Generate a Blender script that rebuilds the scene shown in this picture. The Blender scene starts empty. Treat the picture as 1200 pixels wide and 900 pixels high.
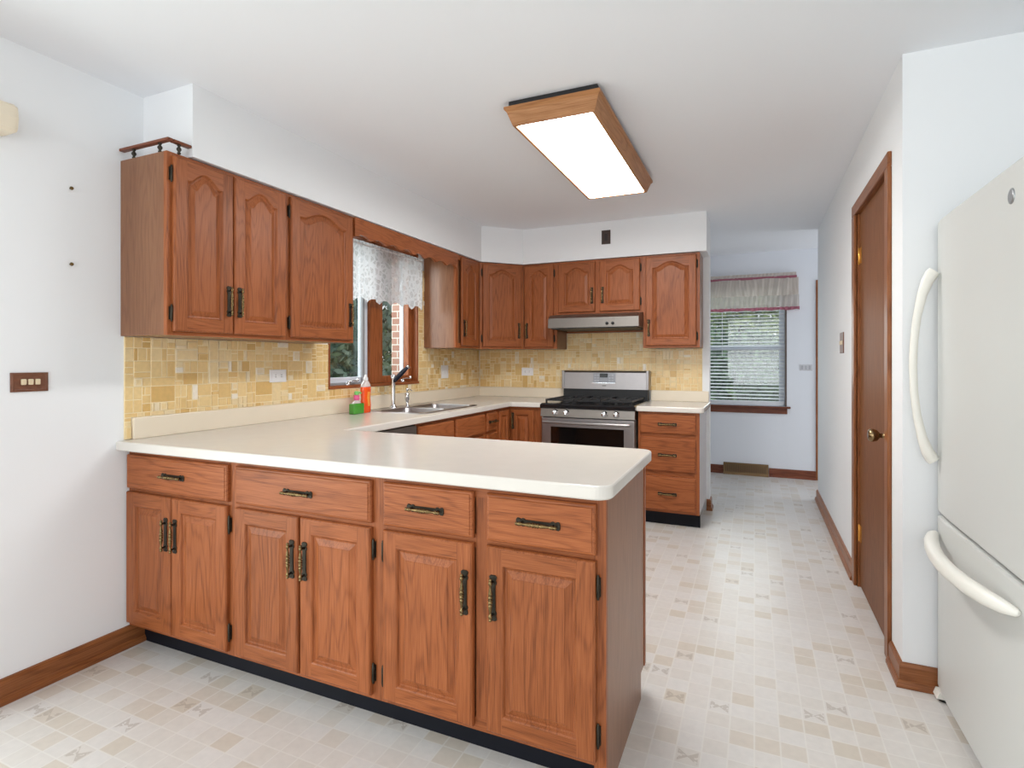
import bpy, bmesh, math, random
from mathutils import Vector, Matrix
PI = math.pi
SC = bpy.context.scene
COL = SC.collection
random.seed(7)

# ------------------------------------------------------------------ camera, world, lights, exposure
F_PX, TH, CAM_H, HZ = 644.6, 0.415, 1.2544, 422.9
cam = bpy.data.cameras.new('camera'); cam_ob = bpy.data.objects.new('camera', cam); COL.objects.link(cam_ob)
cam.sensor_fit = 'HORIZONTAL'; cam.sensor_width = 36.0; cam.lens = F_PX / 1200 * 36
cam.shift_y = (HZ - 450) / 1200; cam.clip_start = 0.05; cam.clip_end = 200
cam_ob.location = (0, 0, CAM_H); cam_ob.rotation_euler = (PI / 2, 0, TH)
SC.camera = cam_ob
vs = SC.view_settings
vs.view_transform = 'Standard'; vs.look = 'None'; vs.gamma = 1.0; vs.use_curve_mapping = False
SC.display_settings.display_device = 'sRGB'
vs.exposure = 0.4
SC.cycles.use_denoising = True
SC.cycles.max_bounces = 10; SC.cycles.diffuse_bounces = 6; SC.cycles.glossy_bounces = 4; SC.cycles.transmission_bounces = 8
SC.cycles.sample_clamp_indirect = 8.0
WORLD_STRENGTH = 0.72
world = bpy.data.worlds.new('daylight'); SC.world = world; world.use_nodes = True
_b = world.node_tree.nodes['Background']
_b.inputs['Color'].default_value = (0.97, 0.98, 1.0, 1); _b.inputs['Strength'].default_value = WORLD_STRENGTH

def area(name, loc, target, sx, sy, watts, col=(1, 1, 1)):
    l = bpy.data.lights.new(name, 'AREA'); l.shape = 'RECTANGLE'; l.size = sx; l.size_y = sy; l.energy = watts; l.color = col
    o = bpy.data.objects.new(name, l); COL.objects.link(o); o.location = loc
    o.rotation_euler = (Vector(target) - Vector(loc)).to_track_quat('-Z', 'Y').to_euler()
    return o
area('patio_daylight', (-3.0, -0.1, 1.15), (0.5, 0.6, 1.0), 2.1, 2.0, 64, (0.98, 0.985, 0.99))
area('dining_daylight', (-0.4, -3.4, 1.5), (-0.6, 2.0, 1.1), 3.2, 1.8, 46, (0.95, 0.98, 1.0))
area('hall_daylight', (-0.2, 7.5, 1.6), (0.0, 5.0, 0.4), 1.1, 1.3, 13, (0.92, 0.97, 1.0))
area('side_hall_fill', (2.3, 6.1, 1.15), (-1.0, 6.3, 0.75), 0.8, 1.5, 8.5, (0.92, 0.96, 1.0))  # added fill lamp out of view, brightens the far hall wall
area('sink_daylight', (-3.3, 2.95, 1.75), (-1.0, 3.9, 1.0), 0.9, 1.2, 22, (0.95, 0.98, 1.0))

# ------------------------------------------------------------------ materials
def lin(c): return tuple(((v / 255) / 12.92 if v / 255 <= 0.04045 else ((v / 255 + 0.055) / 1.055) ** 2.4) for v in c)
def new_mat(name):
    m = bpy.data.materials.new(name); m.use_nodes = True
    return m, m.node_tree, m.node_tree.nodes['Principled BSDF']
def setin(b, **kw):
    for k, v in kw.items(): b.inputs[k.replace('_', ' ')].default_value = v
def plain(name, rgb, rough=0.5, metal=0.0, coat=0.0, bump=0.0, bscale=200, var=0.0, vscale=6, spec=0.5):
    m, nt, b = new_mat(name); c = lin(rgb) + (1,)
    setin(b, Base_Color=c, Roughness=rough, Metallic=metal); b.inputs['Coat Weight'].default_value = coat
    b.inputs['Specular IOR Level'].default_value = spec
    N, L = nt.nodes, nt.links
    tc = N.new('ShaderNodeTexCoord')
    n1 = N.new('ShaderNodeTexNoise'); n1.inputs['Scale'].default_value = vscale; n1.inputs['Detail'].default_value = 4
    L.new(tc.outputs['Object'], n1.inputs['Vector'])
    hs = N.new('ShaderNodeMixRGB'); hs.blend_type = 'MIX'
    hs.inputs[1].default_value = tuple(x * (1 - var) for x in c[:3]) + (1,); hs.inputs[2].default_value = tuple(min(1, x * (1 + var)) for x in c[:3]) + (1,)
    L.new(n1.outputs['Fac'], hs.inputs[0]); L.new(hs.outputs[0], b.inputs['Base Color'])
    if bump:
        n = N.new('ShaderNodeTexNoise'); n.inputs['Scale'].default_value = bscale; n.inputs['Detail'].default_value = 3
        L.new(tc.outputs['Object'], n.inputs['Vector'])
        bp = N.new('ShaderNodeBump'); bp.inputs['Strength'].default_value = bump; bp.inputs['Distance'].default_value = 0.002
        L.new(n.outputs['Fac'], bp.inputs['Height']); L.new(bp.outputs[0], b.inputs['Normal'])
    return m
def emit(name, rgb, s):
    m, nt, b = new_mat(name); c = lin(rgb) + (1,)
    setin(b, Base_Color=c, Roughness=0.4); b.inputs['Emission Color'].default_value = c; b.inputs['Emission Strength'].default_value = s
    return m
def oak(name, axis, dark, mid, light, rough=0.42, coat=0.04, spec=0.3):
    """stained oak: straight grain along the given object axis with wandering cathedral rings and fine pores"""
    m, nt, b = new_mat(name); N, L = nt.nodes, nt.links
    tc = N.new('ShaderNodeTexCoord'); oi = N.new('ShaderNodeObjectInfo')
    mu = N.new('ShaderNodeVectorMath'); mu.operation = 'SCALE'; mu.inputs[0].default_value = (7.3, 3.1, 5.7)
    L.new(oi.outputs['Random'], mu.inputs['Scale'])
    ad = N.new('ShaderNodeVectorMath'); ad.operation = 'ADD'; L.new(tc.outputs['Object'], ad.inputs[0]); L.new(mu.outputs[0], ad.inputs[1])
    def stretched(across, along):
        mp = N.new('ShaderNodeMapping'); s = [across] * 3; s[axis] = along; mp.inputs['Scale'].default_value = s
        L.new(ad.outputs[0], mp.inputs['Vector']); return mp.outputs[0]
    ns = N.new('ShaderNodeTexNoise'); ns.inputs['Scale'].default_value = 1; ns.inputs['Detail'].default_value = 3; ns.inputs['Roughness'].default_value = 0.5
    L.new(stretched(4.5, 0.55), ns.inputs['Vector'])
    rg = N.new('ShaderNodeMath'); rg.operation = 'MULTIPLY'; rg.inputs[1].default_value = 150; L.new(ns.outputs['Fac'], rg.inputs[0])
    s0 = N.new('ShaderNodeMath'); s0.operation = 'SINE'; L.new(rg.outputs[0], s0.inputs[0])
    s1_ = N.new('ShaderNodeMath'); s1_.operation = 'MULTIPLY_ADD'; s1_.inputs[1].default_value = 0.5; s1_.inputs[2].default_value = 0.5; L.new(s0.outputs[0], s1_.inputs[0])
    s2_ = N.new('ShaderNodeMath'); s2_.operation = 'POWER'; s2_.inputs[1].default_value = 3.0; L.new(s1_.outputs[0], s2_.inputs[0])
    sn = N.new('ShaderNodeMath'); sn.operation = 'SUBTRACT'; sn.inputs[0].default_value = 0.3; L.new(s2_.outputs[0], sn.inputs[1])
    pores = N.new('ShaderNodeTexNoise'); pores.inputs['Scale'].default_value = 1; pores.inputs['Detail'].default_value = 4
    L.new(stretched(420, 10), pores.inputs['Vector'])
    broad = N.new('ShaderNodeTexNoise'); broad.inputs['Scale'].default_value = 1; L.new(stretched(9, 1.6), broad.inputs['Vector'])
    a1 = N.new('ShaderNodeMath'); a1.operation = 'MULTIPLY_ADD'; L.new(sn.outputs[0], a1.inputs[0]); a1.inputs[1].default_value = 0.17
    L.new(pores.outputs['Fac'], a1.inputs[2])
    a2 = N.new('ShaderNodeMath'); a2.operation = 'MULTIPLY_ADD'; L.new(broad.outputs['Fac'], a2.inputs[0]); a2.inputs[1].default_value = 0.3; L.new(a1.outputs[0], a2.inputs[2])
    a3 = N.new('ShaderNodeMath'); a3.operation = 'SUBTRACT'; L.new(a2.outputs[0], a3.inputs[0]); a3.inputs[1].default_value = 0.15
    cr = N.new('ShaderNodeValToRGB'); e = cr.color_ramp.elements
    e[0].position = 0.22; e[0].color = lin(dark) + (1,); e[1].position = 0.78; e[1].color = lin(light) + (1,)
    x = e.new(0.5); x.color = lin(mid) + (1,)
    L.new(a3.outputs[0], cr.inputs[0])
    tone = N.new('ShaderNodeMapRange'); tone.inputs[3].default_value = 0.9; tone.inputs[4].default_value = 1.1; L.new(oi.outputs['Random'], tone.inputs[0])
    tm = N.new('ShaderNodeVectorMath'); tm.operation = 'SCALE'; L.new(cr.outputs[0], tm.inputs[0]); L.new(tone.outputs[0], tm.inputs['Scale'])
    L.new(tm.outputs[0], b.inputs['Base Color'])
    setin(b, Roughness=rough); b.inputs['Specular IOR Level'].default_value = spec; b.inputs['Coat Weight'].default_value = coat; b.inputs['Coat Roughness'].default_value = 0.25
    bp = N.new('ShaderNodeBump'); bp.inputs['Strength'].default_value = 0.12; bp.inputs['Distance'].default_value = 0.001
    L.new(a1.outputs[0], bp.inputs['Height']); L.new(bp.outputs[0], b.inputs['Normal'])
    return m
DK, MD, LT = (116, 61, 29), (150, 84, 45), (168, 99, 58)
OV = oak('oak_upright_grain', 2, DK, MD, LT); OH = oak('oak_level_grain', 0, DK, MD, LT); OY = oak('oak_deep_grain', 1, DK, MD, LT)
SIDE = oak('oak_veneer_panel', 2, (116, 74, 48), (134, 90, 62), (148, 104, 74), 0.34, 0.12, 0.4)
TRIMV = oak('stained_trim_upright', 2, (112, 62, 30), (142, 86, 48), (162, 104, 64), 0.35); TRIMX = oak('stained_trim_level', 0, (112, 62, 30), (142, 86, 48), (162, 104, 64), 0.35)
TRIMY = oak('stained_trim_deep', 1, (112, 62, 30), (142, 86, 48), (162, 104, 64), 0.35)
FARTRIM = oak('red_brown_trim', 0, (92, 46, 30), (118, 64, 42), (136, 80, 54), 0.4)
SLAB = oak('flush_door_veneer', 2, (112, 68, 40), (126, 80, 48), (138, 90, 56), 0.5, 0.0, 0.2)
LAMPW = oak('honey_oak', 0, (136, 88, 50), (160, 110, 68), (178, 128, 86), 0.45); LAMPWY = oak('honey_oak_deep', 1, (136, 88, 50), (160, 110, 68), (178, 128, 86), 0.45)
BLACK = plain('black_kick_vinyl', (15, 17, 26), 0.5, var=0.2, spec=0.2)
IRON = plain('dark_bronze', (58, 53, 44), 0.45, 0.7, var=0.45, vscale=150)
BRASS = plain('antique_brass', (122, 102, 68), 0.25, 0.9, var=0.3, vscale=160)
BRIGHTBRASS = plain('bright_brass', (214, 160, 80), 0.3, 0.9)
WALL = plain('white_wall_paint', (237, 239, 241), 0.75, bump=0.06, bscale=260, var=0.012, vscale=1.5, spec=0.3)
CEIL = plain('white_ceiling_paint', (238, 240, 244), 0.85, bump=0.05, bscale=180, spec=0.2)
HALLW = plain('cool_white_wall_paint', (232, 235, 241), 0.75, bump=0.06, bscale=260, spec=0.3)
LAM = plain('cream_laminate', (220, 215, 207), 0.24, var=0.035, vscale=14, coat=0.2)
LAMEDGE = plain('cream_laminate_lip', (235, 223, 202), 0.3, var=0.02)
STEEL = plain('brushed_steel', (168, 164, 164), 0.36, 1.0, var=0.05, vscale=30)
STEELD = plain('steel_panel', (140, 134, 128), 0.4, 1.0, var=0.05, vscale=30)
CHROME = plain('chrome', (225, 226, 228), 0.1, 1.0)
BLK_GLOSS = plain('black_enamel', (14, 15, 18), 0.18, coat=0.3)
BLK_IRON = plain('cast_iron', (20, 21, 24), 0.5, var=0.2, vscale=60)
GLASSBLK = plain('oven_glass', (10, 10, 11), 0.06, coat=0.5)
WHITEPL = plain('white_plastic', (238, 238, 240), 0.35)
GREYPL = plain('grey_slot_plastic', (150, 150, 152), 0.5)
FRIDGE = plain('textured_white_enamel', (206, 207, 204), 0.42, bump=0.22, bscale=420, var=0.008)
FRIDGEH = plain('ivory_handle_plastic', (234, 232, 224), 0.35)
GASKET = plain('grey_gasket', (120, 120, 116), 0.6)
BADGE = plain('silver_badge', (160, 162, 164), 0.3, 0.6, var=0.3, vscale=300)
SHADE = plain('cream_valance', (228, 216, 194), 0.5)
GREYFR = plain('white_sash_vinyl', (214, 220, 230), 0.4)
SCREEN = plain('grey_sash_channel', (150, 152, 156), 0.5)
BLIND = plain('white_blind_slat', (232, 236, 240), 0.45)
LEATHERPLATE = plain('brown_wood_plate', (112, 68, 46), 0.45, var=0.4, vscale=70, bump=0.4, bscale=160)
TOGGLE = plain('ivory_toggle', (222, 204, 172), 0.4)
DARKPLATE = plain('dark_brown_plate', (62, 46, 38), 0.4, var=0.4, vscale=60)
VENT = plain('brown_register_metal', (112, 86, 52), 0.4, 0.4, var=0.15)
BRICK = None
DIFF = emit("lit_diffuser", (253, 252, 250), 19.0)
ORANGE = plain('orange_soap', (244, 84, 14), 0.15, coat=0.4, var=0.12, vscale=30)
ORLAB = plain('orange_label', (250, 150, 50), 0.35, var=0.2, vscale=40)
CLEARP = plain('clear_bottle_shoulder', (206, 196, 194), 0.12, coat=0.4)
GREEN = plain('green_soap', (66, 150, 40), 0.15, coat=0.4, var=0.1, vscale=30)
PINK = plain('pink_collar', (232, 96, 150), 0.35)
GREENCAP = plain('light_green_cap', (120, 200, 110), 0.35)
NAVY = plain('dark_spray_grip', (24, 28, 44), 0.3)
SOIL = plain('lawn_green', (120, 142, 92), 0.9, var=0.2, vscale=2)
BARK = plain('bark_brown', (96, 80, 62), 0.9, var=0.3)

def glass_mat():
    m, nt, b = new_mat('window_glass'); N, L = nt.nodes, nt.links
    tr = N.new('ShaderNodeBsdfTransparent'); tr.inputs[0].default_value = (0.93, 0.96, 0.95, 1)
    gl = N.new('ShaderNodeBsdfGlossy'); gl.inputs['Roughness'].default_value = 0.02
    mx = N.new('ShaderNodeMixShader'); mx.inputs[0].default_value = 0.07
    L.new(tr.outputs[0], mx.inputs[1]); L.new(gl.outputs[0], mx.inputs[2]); L.new(mx.outputs[0], N['Material Output'].inputs[0])
    return m
GLASS = glass_mat()
def leaf_mat(name, a, bcol):
    m, nt, b = new_mat(name); N, L = nt.nodes, nt.links
    at = N.new('ShaderNodeAttribute'); at.attribute_name = 'tint'
    mx = N.new('ShaderNodeMixRGB'); mx.inputs[1].default_value = lin(a) + (1,); mx.inputs[2].default_value = lin(bcol) + (1,)
    L.new(at.outputs['Fac'], mx.inputs[0]); L.new(mx.outputs[0], b.inputs['Base Color']); setin(b, Roughness=0.7)
    return m
LEAF1 = leaf_mat('leaf_deep', (60, 88, 70), (140, 172, 130)); LEAF2 = leaf_mat('leaf_bright', (104, 134, 80), (198, 214, 140)); LEAF3 = leaf_mat('leaf_blue', (92, 122, 116), (168, 192, 176))
def tint_mat(name, cols, rough):
    """colour picked per face from its own 'tint' value"""
    m, nt, b = new_mat(name); N, L = nt.nodes, nt.links
    at = N.new('ShaderNodeAttribute'); at.attribute_name = 'tint'
    cr = N.new('ShaderNodeValToRGB'); e = cr.color_ramp.elements
    e[0].position = 0; e[0].color = lin(cols[0]) + (1,); e[1].position = 1; e[1].color = lin(cols[-1]) + (1,)
    for i in range(1, len(cols) - 1):
        x = e.new(i / (len(cols) - 1)); x.color = lin(cols[i]) + (1,)
    L.new(at.outputs['Fac'], cr.inputs[0])
    tc = N.new('ShaderNodeTexCoord'); n = N.new('ShaderNodeTexNoise'); n.inputs['Scale'].default_value = 60; n.inputs['Detail'].default_value = 3
    L.new(tc.outputs['Object'], n.inputs['Vector'])
    mr = N.new('ShaderNodeMapRange'); mr.inputs[3].default_value = 0.88; mr.inputs[4].default_value = 1.1; L.new(n.outputs['Fac'], mr.inputs[0])
    vm = N.new('ShaderNodeVectorMath'); vm.operation = 'SCALE'; L.new(cr.outputs[0], vm.inputs[0]); L.new(mr.outputs[0], vm.inputs['Scale'])
    L.new(vm.outputs[0], b.inputs['Base Color']); setin(b, Roughness=rough)
    return m
TILE = tint_mat('glazed_tile', [(214, 176, 110), (230, 198, 138), (233, 206, 152), (236, 216, 174), (242, 233, 216)], 0.28)
GROUT = plain('pale_grout', (246, 230, 192), 0.7)

def floor_mat():
    m, nt, b = new_mat('vinyl_floor'); N, L = nt.nodes, nt.links
    S = 0.0775
    def mth(op, a, c=None, d=None):
        n = N.new('ShaderNodeMath'); n.operation = op
        for i, v in enumerate((a, c, d)):
            if v is None: continue
            if isinstance(v, (int, float)): n.inputs[i].default_value = v
            else: L.new(v, n.inputs[i])
        return n.outputs[0]
    tc = N.new('ShaderNodeTexCoord'); sep = N.new('ShaderNodeSeparateXYZ'); L.new(tc.outputs['Object'], sep.inputs[0])
    gx = mth('DIVIDE', sep.outputs[0], S); gy = mth('DIVIDE', sep.outputs[1], S)
    fx = mth('FRACT', gx); fy = mth('FRACT', gy)
    comb = N.new('ShaderNodeCombineXYZ'); L.new(mth('FLOOR', gx), comb.inputs[0]); L.new(mth('FLOOR', gy), comb.inputs[1])
    wn = N.new('ShaderNodeTexWhiteNoise'); wn.noise_dimensions = '2D'; L.new(comb.outputs[0], wn.inputs['Vector'])
    cr = N.new('ShaderNodeValToRGB'); e = cr.color_ramp.elements
    e[0].position = 0; e[0].color = lin((209, 200, 187)) + (1,); e[1].position = 1; e[1].color = lin((222, 219, 216)) + (1,)
    for p, c in ((0.12, (212, 203, 192)), (0.28, (217, 212, 206)), (0.7, (220, 216, 212))):
        x = e.new(p); x.color = lin(c) + (1,)
    L.new(wn.outputs['Value'], cr.inputs[0])
    # marbling
    no = N.new('ShaderNodeTexNoise'); no.inputs['Scale'].default_value = 38; no.inputs['Detail'].default_value = 5; L.new(tc.outputs['Object'], no.inputs['Vector'])
    mr = N.new('ShaderNodeMapRange'); mr.inputs[3].default_value = 0.84; mr.inputs[4].default_value = 1.0; L.new(no.outputs['Fac'], mr.inputs[0])
    vm = N.new('ShaderNodeVectorMath'); vm.operation = 'SCALE'; L.new(cr.outputs[0], vm.inputs[0]); L.new(mr.outputs[0], vm.inputs['Scale'])
    # bow-tie leaf print in one tile of nine
    ax = mth('ABSOLUTE', mth('SUBTRACT', fx, 0.5)); ay = mth('ABSOLUTE', mth('SUBTRACT', fy, 0.5))
    bow = mth('MULTIPLY', mth('LESS_THAN', ay, mth('MULTIPLY_ADD', ax, 0.85, 0.03)), mth('LESS_THAN', ax, 0.4))
    sc = N.new('ShaderNodeSeparateColor'); L.new(wn.outputs['Color'], sc.inputs[0])
    sel = mth('LESS_THAN', sc.outputs[1], 0.07)
    n2 = N.new('ShaderNodeTexNoise'); n2.inputs['Scale'].default_value = 75; n2.inputs['Detail'].default_value = 3; L.new(tc.outputs['Object'], n2.inputs['Vector'])
    msk = mth('MULTIPLY', mth('MULTIPLY', bow, sel), mth('GREATER_THAN', n2.outputs['Fac'], 0.44))
    mm = N.new('ShaderNodeMixRGB'); L.new(mth('MULTIPLY', msk, 0.42), mm.inputs[0]); L.new(vm.outputs[0], mm.inputs[1]); mm.inputs[2].default_value = lin((152, 138, 124)) + (1,)
    # pale joint lines
    edge = mth('MINIMUM', mth('MINIMUM', fx, mth('SUBTRACT', 1, fx)), mth('MINIMUM', fy, mth('SUBTRACT', 1, fy)))
    ln = N.new('ShaderNodeMapRange'); ln.inputs[1].default_value = 0.012; ln.inputs[2].default_value = 0.05; ln.inputs[3].default_value = 0.75; ln.inputs[4].default_value = 0; L.new(edge, ln.inputs[0])
    mj = N.new('ShaderNodeMixRGB'); L.new(ln.outputs[0], mj.inputs[0]); L.new(mm.outputs[0], mj.inputs[1]); mj.inputs[2].default_value = lin((220, 217, 212)) + (1,)
    L.new(mj.outputs[0], b.inputs['Base Color'])
    setin(b, Roughness=0.3)
    bp = N.new('ShaderNodeBump'); bp.inputs['Strength'].default_value = 0.25; bp.inputs['Distance'].default_value = 0.001
    hh = mth('ADD', mth('MULTIPLY', ln.outputs[0], -0.6), mth('MULTIPLY', no.outputs['Fac'], 0.9)); L.new(hh, bp.inputs['Height']); L.new(bp.outputs[0], b.inputs['Normal'])
    return m
FLOOR = floor_mat()

def lace_mat():
    m, nt, b = new_mat('white_lace'); N, L = nt.nodes, nt.links
    setin(b, Base_Color=lin((222, 224, 228)) + (1,), Roughness=0.8)
    tc = N.new('ShaderNodeTexCoord')
    vo = N.new('ShaderNodeTexVoronoi'); vo.inputs['Scale'].default_value = 24; vo.feature = 'DISTANCE_TO_EDGE'; L.new(tc.outputs['Object'], vo.inputs['Vector'])
    no = N.new('ShaderNodeTexNoise'); no.inputs['Scale'].default_value = 240; L.new(tc.outputs['Object'], no.inputs['Vector'])
    v2 = N.new('ShaderNodeTexVoronoi'); v2.inputs['Scale'].default_value = 42; L.new(tc.outputs['Object'], v2.inputs['Vector'])
    def mth(op, a, c):
        n = N.new('ShaderNodeMath'); n.operation = op
        for i, v in enumerate((a, c)):
            if isinstance(v, (int, float)): n.inputs[i].default_value = v
            else: L.new(v, n.inputs[i])
        return n.outputs[0]
    motif = mth('LESS_THAN', vo.outputs['Distance'], 0.14)          # dense flower outlines
    net = mth('GREATER_THAN', no.outputs['Fac'], 0.5)               # fine net
    dots = mth('GREATER_THAN', v2.outputs['Distance'], 0.42)
    al = mth('MAXIMUM', mth('MULTIPLY', motif, 0.96), mth('MAXIMUM', mth('MULTIPLY', net, 0.85), mth('MULTIPLY', dots, 0.6)))
    al = mth('MAXIMUM', al, 0.58)
    tr = N.new('ShaderNodeBsdfTransparent'); mx = N.new('ShaderNodeMixShader')
    tl = N.new('ShaderNodeBsdfTranslucent'); tl.inputs[0].default_value = (0.7, 0.72, 0.74, 1); m2 = N.new('ShaderNodeMixShader'); m2.inputs[0].default_value = 0.3
    L.new(b.outputs[0], m2.inputs[1]); L.new(tl.outputs[0], m2.inputs[2])
    L.new(al, mx.inputs[0]); L.new(tr.outputs[0], mx.inputs[1]); L.new(m2.outputs[0], mx.inputs[2]); L.new(mx.outputs[0], N['Material Output'].inputs[0])
    return m
LACE = lace_mat()
def sheer(name, rgb, alpha):
    m, nt, b = new_mat(name); N, L = nt.nodes, nt.links
    setin(b, Base_Color=lin(rgb) + (1,), Roughness=0.85)
    tl = N.new('ShaderNodeBsdfTranslucent'); tl.inputs[0].default_value = lin(rgb) + (1,); m2 = N.new('ShaderNodeMixShader'); m2.inputs[0].default_value = 0.35
    tr = N.new('ShaderNodeBsdfTransparent'); mx = N.new('ShaderNodeMixShader'); mx.inputs[0].default_value = alpha
    L.new(b.outputs[0], m2.inputs[1]); L.new(tl.outputs[0], m2.inputs[2]); L.new(tr.outputs[0], mx.inputs[1]); L.new(m2.outputs[0], mx.inputs[2]); L.new(mx.outputs[0], N['Material Output'].inputs[0])
    return m
MUSLIN = sheer('cream_muslin', (216, 206, 196), 0.93); MUSLIN2 = sheer('thin_cream_muslin', (216, 208, 200), 0.72); ROSE = sheer('rose_ribbon', (176, 108, 124), 0.97)
def brick_mat():
    m, nt, b = new_mat('exterior_brick'); N, L = nt.nodes, nt.links
    tc = N.new('ShaderNodeTexCoord'); mp = N.new('ShaderNodeMapping'); mp.inputs['Rotation'].default_value = (PI / 2, 0, 0); L.new(tc.outputs['Object'], mp.inputs[0])
    br = N.new('ShaderNodeTexBrick'); br.inputs['Scale'].default_value = 4.5; br.inputs[1].default_value = lin((160, 118, 104)) + (1,); br.inputs[2].default_value = lin((178, 140, 126)) + (1,); br.inputs[3].default_value = lin((214, 208, 200)) + (1,)
    L.new(mp.outputs[0], br.inputs[0]); L.new(br.outputs[0], b.inputs['Base Color']); setin(b, Roughness=0.9)
    return m
BRICK = brick_mat()

# ------------------------------------------------------------------ mesh builder
class M:
    def __init__(s): s.v = []; s.f = []; s.m = []; s.s = []; s.t = []
    def add(s, vs, fs, mat=0, smooth=False, tint=0.0):
        o = len(s.v); s.v += [tuple(v) for v in vs]
        for f in fs: s.f.append([o + i for i in f]); s.m.append(mat); s.s.append(smooth); s.t.append(tint)
        return s
    def quad(s, a, b, c, d, mat=0, tint=0.0): return s.add([a, b, c, d], [(0, 1, 2, 3)], mat, False, tint)
    def box(s, x0, x1, y0, y1, z0, z1, mat=0, bev=0.0, seg=2, tint=0.0, smooth=False):
        if bev <= 0:
            return s.add([(x, y, z) for z in (z0, z1) for y in (y0, y1) for x in (x0, x1)],
                         [(0, 2, 3, 1), (4, 5, 7, 6), (0, 1, 5, 4), (2, 6, 7, 3), (0, 4, 6, 2), (1, 3, 7, 5)], mat, smooth, tint)
        bm = bmesh.new(); bmesh.ops.create_cube(bm, size=1)
        for v in bm.verts: v.co = ((x0 + x1) / 2 + v.co.x * (x1 - x0), (y0 + y1) / 2 + v.co.y * (y1 - y0), (z0 + z1) / 2 + v.co.z * (z1 - z0))
        bmesh.ops.bevel(bm, geom=bm.edges[:], offset=bev, segments=seg, affect='EDGES', profile=0.5)
        return s.bm(bm, mat, smooth, tint)
    def bm(s, bm, mat=0, smooth=False, tint=0.0):
        bm.verts.index_update(); s.add([v.co[:] for v in bm.verts], [[v.index for v in f.verts] for f in bm.faces], mat, smooth, tint); bm.free(); return s
    def loft(s, loops, mat=0, caps=(True, True), smooth=False, closed=True):
        n = len(loops[0]); vs = [p for l in loops for p in l]; fs = []
        for k in range(len(loops) - 1):
            for i in range(n if closed else n - 1):
                j = (i + 1) % n; fs.append((k * n + i, k * n + j, (k + 1) * n + j, (k + 1) * n + i))
        s.add(vs, fs, mat, smooth)
        if caps[0]: s.add(loops[0], [tuple(range(n))[::-1]], mat)
        if caps[1]: s.add(loops[-1], [tuple(range(n))], mat)
        return s
    def prism(s, pts2, axis, a0, a1, mat=0):
        """extrude a 2D outline; axis 0: pts=(y,z); 1: (x,z); 2: (x,y)"""
        def P(p, a): return (a, p[0], p[1]) if axis == 0 else (p[0], a, p[1]) if axis == 1 else (p[0], p[1], a)
        return s.loft([[P(p, a0) for p in pts2], [P(p, a1) for p in pts2]], mat)
    def lathe(s, prof, c=(0, 0, 0), axis=2, n=20, mat=0, caps=(True, True), smooth=True):
        loops = []
        for r, h in prof:
            l = []
            for i in range(n):
                a = 2 * PI * i / n; u, w = r * math.cos(a), r * math.sin(a)
                l.append((c[0] + u, c[1] + w, c[2] + h) if axis == 2 else (c[0] + h, c[1] + u, c[2] + w) if axis == 0 else (c[0] + w, c[1] + h, c[2] + u))
            loops.append(l)
        return s.loft(loops, mat, caps, smooth)
    def tube(s, pts, r, n=10, mat=0, caps=(True, True), flat=1.0):
        pts = [Vector(p) for p in pts]; loops = []; ref = None
        for i, p in enumerate(pts):
            d = (pts[min(i + 1, len(pts) - 1)] - pts[max(i - 1, 0)]).normalized()
            if ref is None: ref = Vector((0, 0, 1)) if abs(d.z) < 0.9 else Vector((1, 0, 0))
            x = ref - d * ref.dot(d); x.normalize(); y = d.cross(x); ref = x
            rr = r[i] if isinstance(r, (list, tuple)) else r
            loops.append([tuple(p + x * rr * math.cos(2 * PI * k / n) + y * rr * flat * math.sin(2 * PI * k / n)) for k in range(n)])
        return s.loft(loops, mat, caps, True)
    def build(s, name, mats, parent=None, loc=(0, 0, 0), rot=(0, 0, 0)):
        me = bpy.data.meshes.new(name); me.from_pydata(s.v, [], s.f)
        if not isinstance(mats, (list, tuple)): mats = [mats]
        for m in mats: me.materials.append(m)
        me.polygons.foreach_set('material_index', s.m); me.polygons.foreach_set('use_smooth', s.s)
        if any(s.t):
            a = me.attributes.new('tint', 'FLOAT', 'FACE'); a.data.foreach_set('value', s.t)
        bm = bmesh.new(); bm.from_mesh(me); bmesh.ops.recalc_face_normals(bm, faces=bm.faces[:]); bm.to_mesh(me); bm.free()
        me.update()
        o = bpy.data.objects.new(name, me); COL.objects.link(o); o.location = loc; o.rotation_euler = rot
        if parent: o.parent = parent
        return o
def tag(o, label, cat, group=None, kind=None):
    o['label'] = label; o['category'] = cat
    if group: o['group'] = group
    if kind: o['kind'] = kind
    return o
def thing(name, label, cat, loc=(0, 0, 0), rz=0.0, group=None):
    o = bpy.data.objects.new(name, None); COL.objects.link(o); o.empty_display_size = 0.1; o.location = loc; o.rotation_euler = (0, 0, rz)
    return tag(o, label, cat, group)
def struct(o): o['kind'] = 'structure'; return o
def copy_thing(root, loc, label):
    r = root.copy(); COL.objects.link(r); r.location = loc; r['label'] = label
    for ch in list(root.children):
        c = ch.copy(); COL.objects.link(c); c.parent = r
        for g in list(ch.children):
            d = g.copy(); COL.objects.link(d); d.parent = c
    return r

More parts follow.
